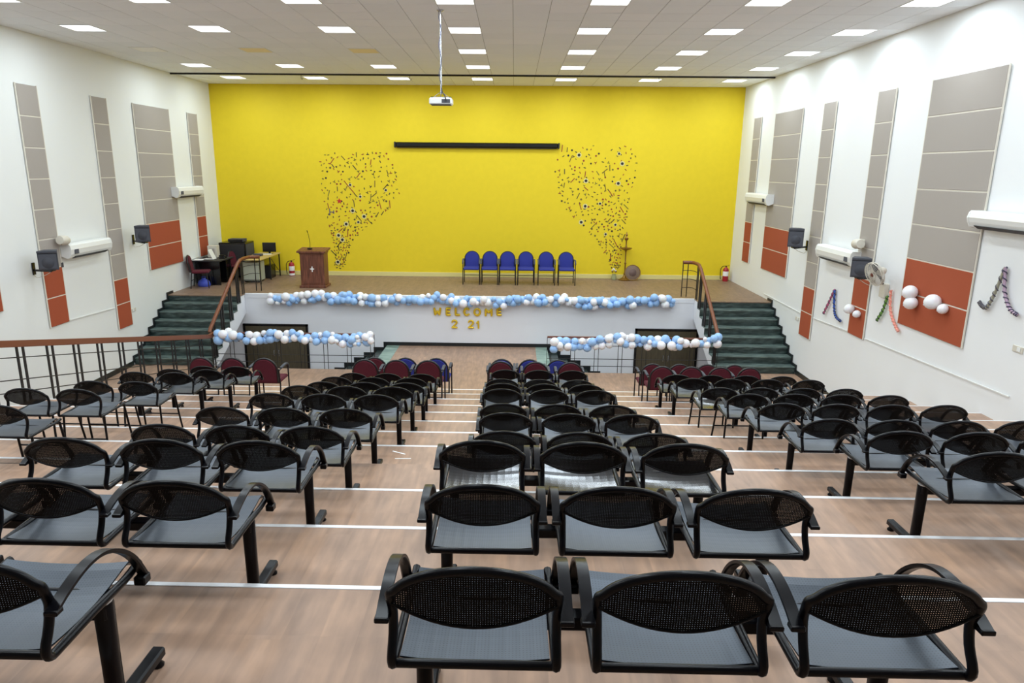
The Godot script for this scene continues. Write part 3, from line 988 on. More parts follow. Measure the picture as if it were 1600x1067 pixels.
func benches() -> void:
	build_seat_meshes()
	var ord := ["nearest the viewer", "second from the viewer", "third from the viewer", "fourth from the viewer", "fifth from the viewer", "sixth from the viewer", "seventh from the viewer", "eighth from the viewer", "ninth from the viewer", "last before the fabric chairs"]
	var blocks := {
		"middle": [[0, -0.091, -1.936, 1.08], [1, -0.111, -2.876, 1.07], [2, -0.155, -3.843, 1.08], [3, -0.049, -4.659, 1.0], [4, -0.042, -5.611, 1.0], [5, -0.074, -6.447, 1.0], [6, -0.102, -7.55, 1.0], [7, -0.11, -8.427, 1.0], [8, -0.127, -9.305, 1.0], [9, -0.095, -10.474, 1.0]],
		"left": [[0, -2.577, -1.936, 1.08], [1, -2.447, -2.888, 1.05], [2, -2.457, -3.835, 1.05], [3, -2.37, -4.69, 1.0], [4, -2.376, -5.649, 1.0], [5, -2.325, -6.652, 1.0], [6, -2.324, -7.566, 1.0], [7, -2.307, -8.39, 1.0], [8, -2.387, -9.292, 1.0], [9, -2.362, -10.189, 1.0]],
		"right": [[1, 2.79, -2.87, 1.05], [2, 2.614, -3.841, 1.05], [3, 2.65, -4.774, 1.0], [4, 2.55, -5.578, 1.0], [5, 2.56, -6.575, 1.0], [6, 3.06, -7.521, 1.0], [7, 3.02, -8.402, 1.0], [8, 2.48, -9.46, 1.0], [9, 2.48, -10.34, 1.0]],
	}
	var proto: Node3D
	var group := "black perforated steel benches"
	for b in blocks:
		for r in blocks[b]:
			var at := Vector3(r[1], level(r[0]), r[2])
			var label := "black perforated steel bench of three seats, %s block, row %s" % [b, ord[r[0]]]
			var o: Node3D
			if proto:
				o = dup(proto, at, label, group, 0.0, r[3])
			else:
				proto = make_bench(3, M.pan)
				o = proto
				o.position = at
				o.scale = Vector3.ONE * float(r[3])
				o.set_meta("label", label)
			if b == "middle" and r[0] == 2:
				for c in o.get_children():
					if String(c.name).begins_with("seat"):
						(c as MeshInstance3D).material_override = M.pan_gloss
	var two: Node3D
	var far := ["third row from the maroon chairs", "second row from the maroon chairs", "row touching the maroon chairs"]
	for r in [[7, -4.777, -8.687], [8, -4.754, -9.548], [9, -4.71, -10.437]]:
		var at := Vector3(r[1], level(r[0]), r[2])
		var label := "black steel two-seat bench by the left railing, %s" % far[r[0] - 7]
		if two:
			dup(two, at, label, group)
		else:
			two = make_bench(2, M.pan)
			two.position = at
			two.set_meta("label", label)
	var bare: Node3D
	var armed: Node3D
	var cg := "black perforated steel chairs on thin legs"
	for r in [[4, -4.195, -5.606, "armless black chair on thin legs by the left railing, nearest the viewer"],
			[5, -4.755, -6.688, "armless black chair on thin legs against the left railing, second row"],
			[5, -4.24, -6.688, "armless black chair on thin legs by the left railing, second row, aisle side"],
			[6, -4.675, -7.621, "armless black chair on thin legs against the left railing, third row"],
			[6, -4.17, -7.621, "armless black chair on thin legs by the left railing, third row, aisle side"]]:
		var at := Vector3(r[1], level(r[0]), r[2])
		if bare:
			dup(bare, at, r[3], cg)
		else:
			bare = make_visitor_chair(false)
			bare.position = at
			bare.set_meta("label", r[3])
	for r in [[4, 4.09, -5.6, "black armchair on thin legs by the right wall, fifth row from the viewer"],
			[5, 4.09, -6.59, "black armchair on thin legs by the right wall, sixth row from the viewer"],
			[6, 2.56, -7.5, "black armchair on thin legs at the aisle end of the right block, nearer of two"],
			[7, 2.52, -8.38, "black armchair on thin legs at the aisle end of the right block, farther of two"],
			[8, 4.06, -9.46, "black armchair on thin legs by the right wall, ninth row from the viewer"],
			[9, 4.04, -10.33, "black armchair on thin legs by the right wall, last row before the stage stairs"]]:
		var at := Vector3(r[1], level(r[0]), r[2])
		if armed:
			dup(armed, at, r[3], cg)
		else:
			armed = make_visitor_chair(true)
			armed.position = at
			armed.set_meta("label", r[3])
		if r[0] == 7:
			for c in get_child(get_child_count() - 1).get_children():
				if String(c.name) == "seat":
					(c as MeshInstance3D).material_override = M.pan_gloss

# fabric armchair facing -z, back at +z
func make_armchair(called: String, m: Material, arms := true) -> Node3D:
	var t := thing(called, "chair", "chair")
	var st := tool()
	# upholstered back: arch-topped slab
	var poly := PackedVector2Array()
	poly.append(Vector2(-0.182, 0.0)); poly.append(Vector2(0.182, 0.0)); poly.append(Vector2(0.19, 0.2))
	for i in range(0, 13):
		var a := PI * i / 12
		poly.append(Vector2(cos(a) * 0.19, 0.23 + sin(a) * 0.195))
	poly.append(Vector2(-0.19, 0.2))
	var lean := Basis(Vector3.RIGHT, 0.16)
	var o := Vector3(0, 0.43, 0.21)
	prism(st, poly, 0.0, 0.045, Vector3.RIGHT, Vector3.UP, Vector3.BACK)
	var inner := PackedVector2Array()
	for p in poly:
		inner.append(Vector2(p.x * 0.93, 0.02 + p.y * 0.94))
	prism(st, inner, -0.018, 0.058, Vector3.RIGHT, Vector3.UP, Vector3.BACK)
	put("backrest", st.commit(), m, t, o, Vector3(0.16, 0, 0))
	st = tool()
	box(st, Vector3(0, 0.425, 0.0), Vector3(0.43, 0.06, 0.43), 0.02)
	put("seat", st.commit(), m, t)
	st = tool()
	var edge := PackedVector3Array()
	edge.append(Vector3(0.187, 0.0, 0.022))
	for i in range(0, 13):
		var a := PI * i / 12
		edge.append(Vector3(cos(a) * 0.195, 0.23 + sin(a) * 0.2, 0.022))
	edge.append(Vector3(-0.187, 0.0, 0.022))
	tube(st, edge, 0.02, 8)
	put("back_frame", st.commit(), M.steel_dark, t, o, Vector3(0.16, 0, 0))
	for s in [-1, 1]:
		st = tool()
		tube(st, curve([Vector3(s * 0.225, 0.0, -0.21), Vector3(s * 0.225, 0.4, -0.2), Vector3(s * 0.225, 0.6, -0.19), Vector3(s * 0.225, 0.645, -0.14), Vector3(s * 0.225, 0.655, 0.0), Vector3(s * 0.225, 0.645, 0.2), Vector3(s * 0.215, 0.63, 0.24)], 4) if arms else PackedVector3Array([Vector3(s * 0.215, 0.0, -0.2), Vector3(s * 0.21, 0.42, -0.17)]), 0.013, 8)
		put("leg", st.commit(), M.steel_dark, t)
		st = tool()
		tube(st, PackedVector3Array([Vector3(s * 0.215, 0.0, 0.25), Vector3(s * 0.215, 0.4, 0.2), Vector3(s * 0.212, 0.66, 0.245)]), 0.013, 8)
		put("leg", st.commit(), M.steel_dark, t)
		if arms:
			st = tool()
			sweep(st, curve([Vector3(s * 0.225, 0.57, -0.215), Vector3(s * 0.225, 0.635, -0.18), Vector3(s * 0.225, 0.668, -0.1), Vector3(s * 0.225, 0.672, 0.02), Vector3(s * 0.225, 0.66, 0.17)], 3), Vector3.RIGHT, PackedVector2Array([Vector2(-0.022, -0.01), Vector2(0.022, -0.01), Vector2(0.022, 0.006), Vector2(0.012, 0.012), Vector2(-0.012, 0.012), Vector2(-0.022, 0.006)]))
			put("armrest", st.commit(), M.speaker, t)
	st = tool()
	rod(st, Vector3(-0.215, 0.2, 0.225), Vector3(0.215, 0.2, 0.225), 0.009, 6)
	put("stretcher", st.commit(), M.steel_dark, t)
	return t

func armchairs() -> void:
	var red := make_armchair("maroon_armchair", M.maroon)
	var blu := make_armchair("blue_armchair", M.blue)
	var first := {"r": true, "b": true}
	var list := []
	var place := ["nearest the middle aisle", "in the middle of its three", "farthest from the middle aisle"]
	for i in 3:
		list.append(["r", 10, -2.415 + i * 0.52, "maroon fabric armchair at the front of the left block, second row, %s" % ["leftmost", "in the middle", "beside the aisle"][i], "maroon fabric armchairs"])
		list.append(["r" if i == 0 else "b", 11, -2.44 + i * 0.55, ["maroon fabric armchair in the very front row of the left block", "blue fabric armchair in the front row of the left block, beside the maroon one", "blue fabric armchair in the front row of the left block, beside the middle aisle"][i], "front row armchairs"])
		list.append(["r", 10, -0.18 + i * 0.57, "maroon fabric armchair at the front of the middle block, second row, %s" % ["beside the aisle", "in the middle", "rightmost"][i], "maroon fabric armchairs"])
		list.append(["b", 11, -0.18 + i * 0.5, "blue fabric armchair in the front row of the middle block, %s" % ["beside the aisle", "in the middle", "rightmost"][i], "front row armchairs"])
		list.append(["r", 10, -5.13 + i * 0.525, "maroon fabric armchair ahead of the left railing benches, %s" % ["leftmost, close to the railing", "middle of the three", "rightmost, standing free"][i], "maroon fabric armchairs"])
	for i in 4:
		list.append(["r", 10, 2.46 + i * 0.474, "maroon fabric armchair at the front of the right block, second row, %s" % ["beside the aisle", "second from the aisle", "third from the aisle", "fourth from the aisle"][i], "maroon fabric armchairs"])
		list.append(["r", 11, 2.49 + i * 0.48, "maroon fabric armchair in the very front row of the right block, %s" % ["beside the aisle", "second from the aisle", "third from the aisle", "fourth from the aisle"][i], "maroon fabric armchairs"])
	for c in list:
		var at := Vector3(c[2], level(c[1]), nose(c[1] - 1) - 0.31)
		var src := red if c[0] == "r" else blu
		if first[c[0]]:
			first[c[0]] = false
			src.position = at
			src.set_meta("label", c[3])
			src.set_meta("group", c[4])
		else:
			dup(src, at, c[3], c[4], 0.0, 0.94 if c[2] > 2.2 else 1.0)
	var sx := [-1.28, -0.724, -0.176, 0.394, 1.02, 1.638]
	var ords := ["leftmost of the six", "second from the left", "third from the left", "third from the right", "second from the right", "rightmost of the six"]
	for i in 6:
		dup(blu, Vector3(sx[i], YS, -21.34), "blue fabric armchair on the stage facing the hall, %s" % ords[i], "blue armchairs on the stage", PI, 1.12)

# =====================================================================  stage clutter
func tagged(o: Node3D, label: String, category: String, group := "") -> Node3D:
	tag(o, label, category, group)
	return o

func stage_things() -> void:
	# lectern
	var t := thing("lectern", "reddish brown wooden lectern with a small white emblem on its front", "lectern", Vector3(-5.88, YS, -20.42))
	put("body", boxm(Vector3(-0.35, 0.07, -0.24), Vector3(0.35, 1.03, 0.24), 0.006), M.wood, t)
	put("base", boxm(Vector3(-0.39, 0.0, -0.28), Vector3(0.39, 0.07, 0.29), 0.008), M.wood, t)
	var st := tool()
	prism(st, PackedVector2Array([Vector2(-0.3, 1.08), Vector2(0.31, 1.03), Vector2(0.31, 1.075), Vector2(-0.3, 1.135)]), -0.42, 0.42, Vector3.BACK, Vector3.UP, Vector3.RIGHT)
	put("top", st.commit(), M.wood, t)
	put("moulding", boxm(Vector3(-0.37, 0.99, -0.26), Vector3(0.37, 1.04, 0.265), 0.012), M.wood, t)
	put("front_panel", boxm(Vector3(-0.29, 0.13, 0.24), Vector3(0.29, 0.95, 0.247), 0.003), M.wood, t)
	st = tool()
	box(st, Vector3(0, 0.55, 0.251), Vector3(0.03, 0.16, 0.008), 0.003)
	box(st, Vector3(0, 0.555, 0.251), Vector3(0.12, 0.03, 0.008), 0.003)
	box(st, Vector3(0, 0.555, 0.251), Vector3(0.06, 0.06, 0.01), 0.003, Basis(Vector3.BACK, PI / 4))
	var em := put("emblem", st.commit(), M.paper, t)
	em.set_meta("label", "small white cross-shaped emblem")
	# gooseneck microphone
	t = thing("microphone", "black gooseneck microphone standing on the lectern top", "microphone", Vector3(-5.98, YS + 1.108, -20.42))
	st = tool()
	box(st, Vector3(0, 0.02, 0.02), Vector3(0.14, 0.035, 0.1), 0.01)
	put("base", st.commit(), M.screen, t)
	st = tool()
	tube(st, curve([Vector3(0.0, 0.03, 0), Vector3(0.0, 0.2, -0.01), Vector3(-0.02, 0.38, 0.0), Vector3(-0.03, 0.5, 0.06)], 5), 0.007, 6)
	put("gooseneck", st.commit(), M.screen, t)
	st = tool()
	rod(st, Vector3(-0.03, 0.49, 0.055), Vector3(-0.034, 0.55, 0.09), 0.012, 8)
	put("capsule", st.commit(), M.screen, t)
	# extinguishers
	for i in 2:
		extinguisher(Vector3([-7.22, 6.84][i], YS, [-22.48, -22.42][i]), ["red fire extinguisher on the stage floor beside the lectern, left end of the yellow wall", "red fire extinguisher on the stage floor in the right corner of the yellow wall"][i], i)
	# equipment rack and the machine on top
	t = thing("equipment_rack", "tall black equipment cabinet in the left corner of the stage", "cabinet", Vector3(-8.82, YS, -22.1))
	put("case", boxm(Vector3(-0.42, 0.04, -0.38), Vector3(0.42, 1.13, 0.38), 0.012), M.screen, t)
	put("front_door", boxm(Vector3(-0.38, 0.1, 0.38), Vector3(0.38, 1.08, 0.4), 0.006), M.dark_gap, t)
	put("side_panel", boxm(Vector3(0.42, 0.1, -0.33), Vector3(0.432, 1.08, 0.33), 0.004), M.speaker, t)
	for s in [-1, 1]:
		put("castor", boxm(Vector3(s * 0.34 - 0.03, 0, -0.3), Vector3(s * 0.34 + 0.03, 0.05, 0.3), 0.01), M.steel_dark, t)
	t = thing("amplifier", "flat black amplifier lying on the black equipment cabinet", "amplifier", Vector3(-8.76, YS + 1.13, -22.05))
	put("case", boxm(Vector3(-0.24, 0.01, -0.17), Vector3(0.24, 0.1, 0.17), 0.008), M.speaker, t)
	put("front", boxm(Vector3(-0.22, 0.02, 0.17), Vector3(0.22, 0.09, 0.178), 0.003), M.screen, t)
	for s in [-1, 1]:
		put("foot", boxm(Vector3(s * 0.18 - 0.02, 0, -0.1), Vector3(s * 0.18 + 0.02, 0.012, 0.1), 0.002), M.screen, t)
	# office desk by the wall
	t = thing("office_desk", "small black office desk against the left wall of the stage", "desk", Vector3(-9.05, YS, -20.85))
	put("top", boxm(Vector3(-0.46, 0.7, -0.55), Vector3(0.38, 0.74, 0.5), 0.006), M.dark_gap, t)
	put("modesty_panel", boxm(Vector3(-0.4, 0.05, -0.5), Vector3(-0.37, 0.7, 0.42), 0.003), M.screen, t)
	put("drawer_pedestal", boxm(Vector3(-0.36, 0.03, -0.5), Vector3(0.32, 0.69, -0.1), 0.006), M.screen, t)
	put("side_panel", boxm(Vector3(-0.36, 0.0, 0.4), Vector3(0.34, 0.7, 0.43), 0.003), M.screen, t)
	t = thing("laptop", "open pale laptop seen from the side on the black desk", "laptop", Vector3(-9.1, YS + 0.742, -20.72))
	put("keyboard", boxm(Vector3(-0.17, 0, -0.11), Vector3(0.15, 0.018, 0.13), 0.005), M.plastic_white, t)
	st = tool()
	box(st, Vector3(0, 0.15, 0), Vector3(0.012, 0.32, 0.26), 0.004)
	put("lid", st.commit(), M.plastic_white, t, Vector3(0.13, 0.01, 0.0), Vector3(0, 0, 0.42))
	t = thing("paper_stack", "white sheets of paper lying on the black desk beside the laptop", "papers", Vector3(-9.36, YS + 0.74, -20.5))
	for i in 4:
		put("sheet", boxm(Vector3(-0.13, 0, -0.15), Vector3(0.13, 0.004, 0.15), 0.001), M.paper, t, Vector3(0.01 * i, 0.004 * i, 0.01 * i), Vector3(0, 0.12 * i, 0))
	t = thing("desk_box", "pale box with a dark print on the black desk behind the laptop", "box", Vector3(-9.17, YS + 0.74, -21.2))
	put("case", boxm(Vector3(-0.15, 0, -0.1), Vector3(0.13, 0.36, 0.12), 0.006), M.plastic_cream, t)
	put("front", boxm(Vector3(-0.08, 0.06, 0.12), Vector3(0.07, 0.28, 0.126), 0.002), M.fabric_grey, t)
	t = thing("desk_telephone", "black desk telephone on the corner of the black desk", "telephone", Vector3(-8.83, YS + 0.74, -20.98))
	put("body", boxm(Vector3(-0.1, 0, -0.09), Vector3(0.1, 0.045, 0.09), 0.015), M.screen, t)
	st = tool()
	tube(st, curve([Vector3(-0.09, 0.05, 0.02), Vector3(-0.07, 0.08, 0.02), Vector3(0.07, 0.08, 0.02), Vector3(0.09, 0.05, 0.02)], 4), 0.02, 8)
	put("handset", st.commit(), M.screen, t)
	# two armless maroon chairs at the desks
	var oc := make_armchair("maroon_side_chair", M.maroon, false)
	oc.position = Vector3(-9.1, YS, -20.03)
	oc.rotation.y = -PI / 2 + 0.25
	oc.scale = Vector3.ONE * 1.1
	tag(oc, "maroon fabric side chair near the left wall of the stage, beside the blue bag", "chair", "maroon side chairs on the stage")
	dup(oc, Vector3(-8.48, YS, -21.46), "maroon fabric side chair standing before the black equipment cabinet", "maroon side chairs on the stage", -PI / 2 - 0.1, 1.05)
	t = thing("plastic_bag", "blue bag slumped on the floor under the maroon side chair", "bag", Vector3(-9.12, YS, -20.2))
	st = tool()
	lathe(st, PackedVector2Array([Vector2(0, 0.0), Vector2(0.14, 0.0), Vector2(0.17, 0.05), Vector2(0.14, 0.16), Vector2(0.06, 0.22), Vector2(0.05, 0.25), Vector2(0, 0.25)]), Vector3.ZERO, 12, Basis.from_scale(Vector3(1.15, 1.0, 0.8)))
	put("bag_body", st.commit(), mat(lin(66, 84, 190), 0.5), t)
	st = tool()
	tube(st, curve([Vector3(-0.04, 0.24, 0), Vector3(-0.05, 0.29, 0), Vector3(0.05, 0.29, 0), Vector3(0.04, 0.24, 0)], 4), 0.008, 6)
	put("handle", st.commit(), mat(lin(66, 84, 190), 0.5), t)
	# long table
	t = thing("long_table", "long wood-topped table on dark metal legs along the left of the stage", "table", Vector3(-7.9, YS, -21.6))
	var p0 := Vector3(-7.98, 0, -20.6)
	var p1 := Vector3(-7.62, 0, -22.5)
	put("top", boxm(Vector3(-0.33, 0.715, -0.93), Vector3(0.33, 0.75, 0.95), 0.005), M.table_top, t)
	for x in [-0.29, 0.29]:
		for z in [-0.88, 0.0, 0.9]:
			put("leg", boxm(Vector3(x - 0.017, 0, z - 0.017), Vector3(x + 0.017, 0.715, z + 0.017), 0.003), M.steel_dark, t)
	st = tool()
	for z in [-0.88, 0.9]:
		rod(st, Vector3(-0.29, 0.12, z), Vector3(0.29, 0.12, z), 0.012, 6)
	rod(st, Vector3(0.29, 0.12, -0.88), Vector3(0.29, 0.65, -0.1), 0.008, 6)
	put("brace", st.commit(), M.steel_dark, t)
	t = thing("small_cabinet", "pale grey-green steel cabinet below the long table", "cabinet", Vector3(-8.0, YS, -21.25))
	put("case", boxm(Vector3(-0.24, 0.05, -0.26), Vector3(0.24, 0.62, 0.26), 0.006), mat(lin(178, 184, 168), 0.5), t)
	put("door", boxm(Vector3(-0.22, 0.08, 0.26), Vector3(0.22, 0.6, 0.272), 0.004), mat(lin(190, 196, 178), 0.5), t)
	for s in [-1, 1]:
		put("foot", boxm(Vector3(s * 0.2 - 0.02, 0, -0.22), Vector3(s * 0.2 + 0.02, 0.05, 0.22), 0.003), M.steel_dark, t)
	t = thing("computer_tower", "black computer tower standing under the long table", "computer", Vector3(-7.78, YS, -22.05))
	put("case", boxm(Vector3(-0.1, 0, -0.21), Vector3(0.1, 0.42, 0.21), 0.006), M.screen, t)
	put("front", boxm(Vector3(-0.09, 0.02, 0.21), Vector3(0.09, 0.4, 0.222), 0.006), M.dark_gap, t)
	t = thing("monitor", "black flat monitor on the far end of the long table", "monitor", Vector3(-7.82, YS + 0.75, -22.2), 0.1)
	put("screen", boxm(Vector3(-0.2, 0.06, -0.02), Vector3(0.2, 0.34, 0.0), 0.006), M.screen, t)
	put("bezel", boxm(Vector3(-0.21, 0.05, -0.035), Vector3(0.21, 0.35, -0.015), 0.006), M.dark_gap, t)
	put("stand", boxm(Vector3(-0.03, 0, -0.05), Vector3(0.03, 0.1, -0.03), 0.004), M.screen, t)
	put("foot", boxm(Vector3(-0.11, 0, -0.1), Vector3(0.11, 0.012, 0.08), 0.004), M.screen, t)
	t = thing("keyboard", "pale keyboard lying on the long table before the monitor", "keyboard", Vector3(-7.88, YS + 0.75, -21.95), 0.1)
	put("base", boxm(Vector3(-0.2, 0, -0.07), Vector3(0.2, 0.018, 0.07), 0.004), M.plastic_white, t)
	put("keys", boxm(Vector3(-0.185, 0.018, -0.055), Vector3(0.185, 0.026, 0.055), 0.003), M.plastic_cream, t)
	t = thing("table_speaker", "small grey box lying on the long table beside the keyboard", "box", Vector3(-7.95, YS + 0.75, -21.55))
	put("case", boxm(Vector3(-0.13, 0, -0.09), Vector3(0.13, 0.06, 0.09), 0.01), M.speaker, t)
	put("lid", boxm(Vector3(-0.12, 0.06, -0.08), Vector3(0.12, 0.068, 0.08), 0.003), M.grille, t)
	t = thing("mouse", "dark round puck on the near end of the long table", "mouse", Vector3(-8.05, YS + 0.75, -21.2))
	st = tool()
	lathe(st, PackedVector2Array([Vector2(0, 0), Vector2(0.06, 0), Vector2(0.065, 0.02), Vector2(0.04, 0.045), Vector2(0, 0.05)]), Vector3.ZERO, 12)
	put("shell", st.commit(), M.screen, t)
	# projector
	t = thing("projector", "white projector hanging from the ceiling on a long silver pole", "projector", Vector3(-1.24, YC, -12.25))
	st = tool()
	rod(st, Vector3(0, -1.3, 0), Vector3(0, 0, 0), 0.014, 10)
	put("pole", st.commit(), M.silver, t)
	st = tool()
	lathe(st, PackedVector2Array([Vector2(0, -0.03), Vector2(0.03, -0.03), Vector2(0.06, -0.01), Vector2(0.06, 0), Vector2(0, 0)]), Vector3.ZERO, 12)
	put("ceiling_plate", st.commit(), M.silver, t)
	st = tool()
	var cp := []
	for i in 15:
		cp.append(Vector3(0.022 * sin(i * 1.3) - 0.008, -1.34 + i * 0.095, 0.018 + 0.006 * cos(i * 1.7)))
	tube(st, curve(cp, 3), 0.005, 6)
	put("cable", st.commit(), mat(lin(70, 76, 110), 0.5), t)
	st = tool()
	tube(st, curve([Vector3(0.01, -1.2, 0.02), Vector3(0.03, -1.28, 0.06), Vector3(0.07, -1.33, 0.15), Vector3(0.1, -1.42, 0.16)], 4), 0.009, 6)
	put("cable", st.commit(), M.dark_gap, t)
	st = tool()
	for s in [-1, 1]:
		bar(st, Vector3(0, -1.26, 0), Vector3(s * 0.13, -1.35, 0), Vector3.BACK, 0.03, 0.008)
	box(st, Vector3(0, -1.35, 0), Vector3(0.32, 0.016, 0.05), 0.003)
	put("bracket", st.commit(), M.silver, t)
	st = tool()
	box(st, Vector3(0, -1.42, 0), Vector3(0.38, 0.11, 0.28), 0.02)
	var body := put("body", st.commit(), M.plastic_white, t)
	put("vent", boxm(Vector3(-0.17, -1.475, -0.12), Vector3(0.17, -1.468, 0.138), 0.002), M.speaker, body)
	put("socket_panel", boxm(Vector3(0.02, -1.45, 0.139), Vector3(0.16, -1.39, 0.143), 0.002), M.grille, body)
	for s in [-1, 1]:
		put("foot", boxm(Vector3(s * 0.15 - 0.02, -1.366, -0.02), Vector3(s * 0.15 + 0.02, -1.345, 0.06), 0.003), M.dark_gap, body)
	st = tool()
	lathe(st, PackedVector2Array([Vector2(0, 0), Vector2(0.04, 0), Vector2(0.045, 0.03), Vector2(0, 0.04)]), Vector3(0.1, -1.42, -0.14), 12, Basis(Vector3.RIGHT, -PI / 2))
	put("lens", st.commit(), M.screen, body)
	# rolled projection screen
	t = thing("projection_screen", "long black housing of a rolled-up projection screen on the yellow wall", "projection screen", Vector3(-1.19, 0.735, ZB))
	st = tool()
	box(st, Vector3(0, 0.0, 0.075), Vector3(5.1, 0.15, 0.13), 0.035)
	put("housing", st.commit(), M.screen, t)
	for s in [-1, 1]:
		put("end_cap", box_mesh(Vector3(0.05, 0.18, 0.16), 0.03), M.dark_gap, t, Vector3(s * 2.565, 0, 0.081))
	put("bottom_bar", boxm(Vector3(-2.5, -0.092, 0.06), Vector3(2.5, -0.074, 0.1), 0.004), M.dark_gap, t)
	# brass oil lamp, gong, flower vase
	t = thing("oil_lamp", "tall brass oil lamp on a slender stem beside the yellow wall", "oil lamp", Vector3(3.6, YS, -22.4))
	var ls := [["base", [[0, 0], [0.2, 0], [0.21, 0.02], [0.16, 0.04], [0.08, 0.08], [0.035, 0.16], [0.0, 0.16]]], ["stem", [[0, 0.16], [0.03, 0.16], [0.045, 0.2], [0.025, 0.24], [0.022, 0.5], [0.04, 0.54], [0.022, 0.58], [0.02, 0.9], [0.035, 0.94], [0.0, 0.95]]], ["oil_dish", [[0, 0.95], [0.04, 0.95], [0.17, 1.0], [0.2, 1.03], [0.19, 1.035], [0.05, 1.0], [0, 1.0]]], ["upper_stem", [[0, 1.0], [0.03, 1.0], [0.04, 1.06], [0.022, 1.1], [0.022, 1.26], [0.06, 1.3], [0.07, 1.34], [0.03, 1.37], [0.02, 1.42], [0, 1.42]]], ["finial", [[0, 1.42], [0.03, 1.42], [0.045, 1.45], [0.02, 1.49], [0.012, 1.53], [0, 1.55]]]]
	for l in ls:
		var pr := PackedVector2Array()
		for q in l[1]:
			pr.append(Vector2(q[0], q[1]))
		st = tool()
		lathe(st, pr, Vector3.ZERO, 16)
		put(l[0], st.commit(), M.brass, t)
	t = thing("gong", "round bronze gong leaning against the yellow wall by the brass lamp", "gong", Vector3(3.83, YS, -22.28))
	var tiltb := Basis(Vector3.RIGHT, PI / 2 - 0.2)
	st = tool()
	lathe(st, PackedVector2Array([Vector2(0, 0.0), Vector2(0.25, 0.0), Vector2(0.25, 0.02), Vector2(0.22, 0.028), Vector2(0.0, 0.02)]), Vector3(0, 0.255, -0.01), 28, tiltb)
	put("disc", st.commit(), mat(lin(120, 100, 84), 0.45, 0.6), t)
	st = tool()
	var ring := PackedVector3Array()
	for i in 33:
		ring.append(Vector3(0, 0.255, -0.01) + tiltb * Vector3(cos(TAU * i / 32) * 0.245, 0.022, sin(TAU * i / 32) * 0.245))
	tube(st, ring, 0.014, 8)
	put("rim", st.commit(), M.brass, t)
	st = tool()
	lathe(st, PackedVector2Array([Vector2(0.12, 0.026), Vector2(0.1, 0.036), Vector2(0.0, 0.04)]), Vector3(0, 0.255, -0.01), 20, tiltb)
	put("boss", st.commit(), mat(lin(104, 84, 78), 0.5, 0.5), t)
	t = thing("flower_vase", "small white vase with pale flowers beside the brass lamp foot", "vase", Vector3(3.26, YS, -22.42))
	st = tool()
	lathe(st, PackedVector2Array([Vector2(0, 0), Vector2(0.06, 0), Vector2(0.09, 0.08), Vector2(0.06, 0.16), Vector2(0.07, 0.19), Vector2(0.0, 0.18)]), Vector3.ZERO, 14)
	put("vase_body", st.commit(), mat(lin(160, 164, 120), 0.35), t)
	for i in 7:
		st = tool()
		var a := TAU * i / 7
		lathe(st, PackedVector2Array([Vector2(0, -0.03), Vector2(0.03, -0.01), Vector2(0.035, 0.015), Vector2(0, 0.03)]), Vector3(cos(a) * 0.06, 0.26 + 0.04 * (i % 3), sin(a) * 0.05), 8)
		put("flower", st.commit(), M.paper if i % 3 else M.brass, t)
	# two paper scraps in the aisle
	for i in 2:
		var o := put("paper_scrap", boxm(Vector3(-0.075, 0, -0.007), Vector3(0.075, 0.002, 0.007), 0.0005), M.paper, null, Vector3([-1.07, -1.01][i], level(4) + 0.0005, [-6.2, -6.06][i]), Vector3(0, [-0.5, 0.05][i], 0))
		tag(o, ["thin white paper strip lying askew in the middle aisle, farther of two", "thin white paper strip lying straight in the middle aisle, nearer of two"][i], "paper scrap", "paper scraps in the aisle")

func extinguisher(at: Vector3, label: String, i: int) -> void:
	var t := thing("fire_extinguisher", label, "extinguisher", at, 0.3 if i == 0 else -0.4, "fire extinguishers")
	var st := tool()
	lathe(st, PackedVector2Array([Vector2(0, 0), Vector2(0.085, 0), Vector2(0.09, 0.02), Vector2(0.09, 0.36), Vector2(0.075, 0.41), Vector2(0.03, 0.44), Vector2(0.025, 0.46), Vector2(0, 0.46)]), Vector3.ZERO, 16)
	put("cylinder", st.commit(), M.red, t)
	st = tool()
	lathe(st, PackedVector2Array([Vector2(0.091, 0.17), Vector2(0.0915, 0.175), Vector2(0.0915, 0.315), Vector2(0.091, 0.32)]), Vector3.ZERO, 16)
	put("label_sheet", st.commit(), M.paper, t)
	st = tool()
	lathe(st, PackedVector2Array([Vector2(0.091, 0.02), Vector2(0.0915, 0.025), Vector2(0.0915, 0.085), Vector2(0.091, 0.09)]), Vector3.ZERO, 16)
	put("band", st.commit(), M.paper if i == 0 else M.red, t)
	st = tool()
	box(st, Vector3(0.0, 0.48, 0), Vector3(0.04, 0.04, 0.04), 0.006)
	bar(st, Vector3(-0.01, 0.49, 0), Vector3(0.11, 0.53, 0), Vector3.BACK, 0.02, 0.008)
	bar(st, Vector3(-0.01, 0.47, 0), Vector3(0.1, 0.48, 0), Vector3.BACK, 0.02, 0.008)
	put("valve", st.commit(), M.screen, t)
	st = tool()
	tube(st, curve([Vector3(-0.02, 0.48, 0), Vector3(-0.1, 0.47, 0), Vector3(-0.16, 0.38, 0), Vector3(-0.165, 0.2, 0.0), Vector3(-0.15, 0.05, 0.0)], 5), 0.011, 8)
	put("hose", st.commit(), M.screen, t)

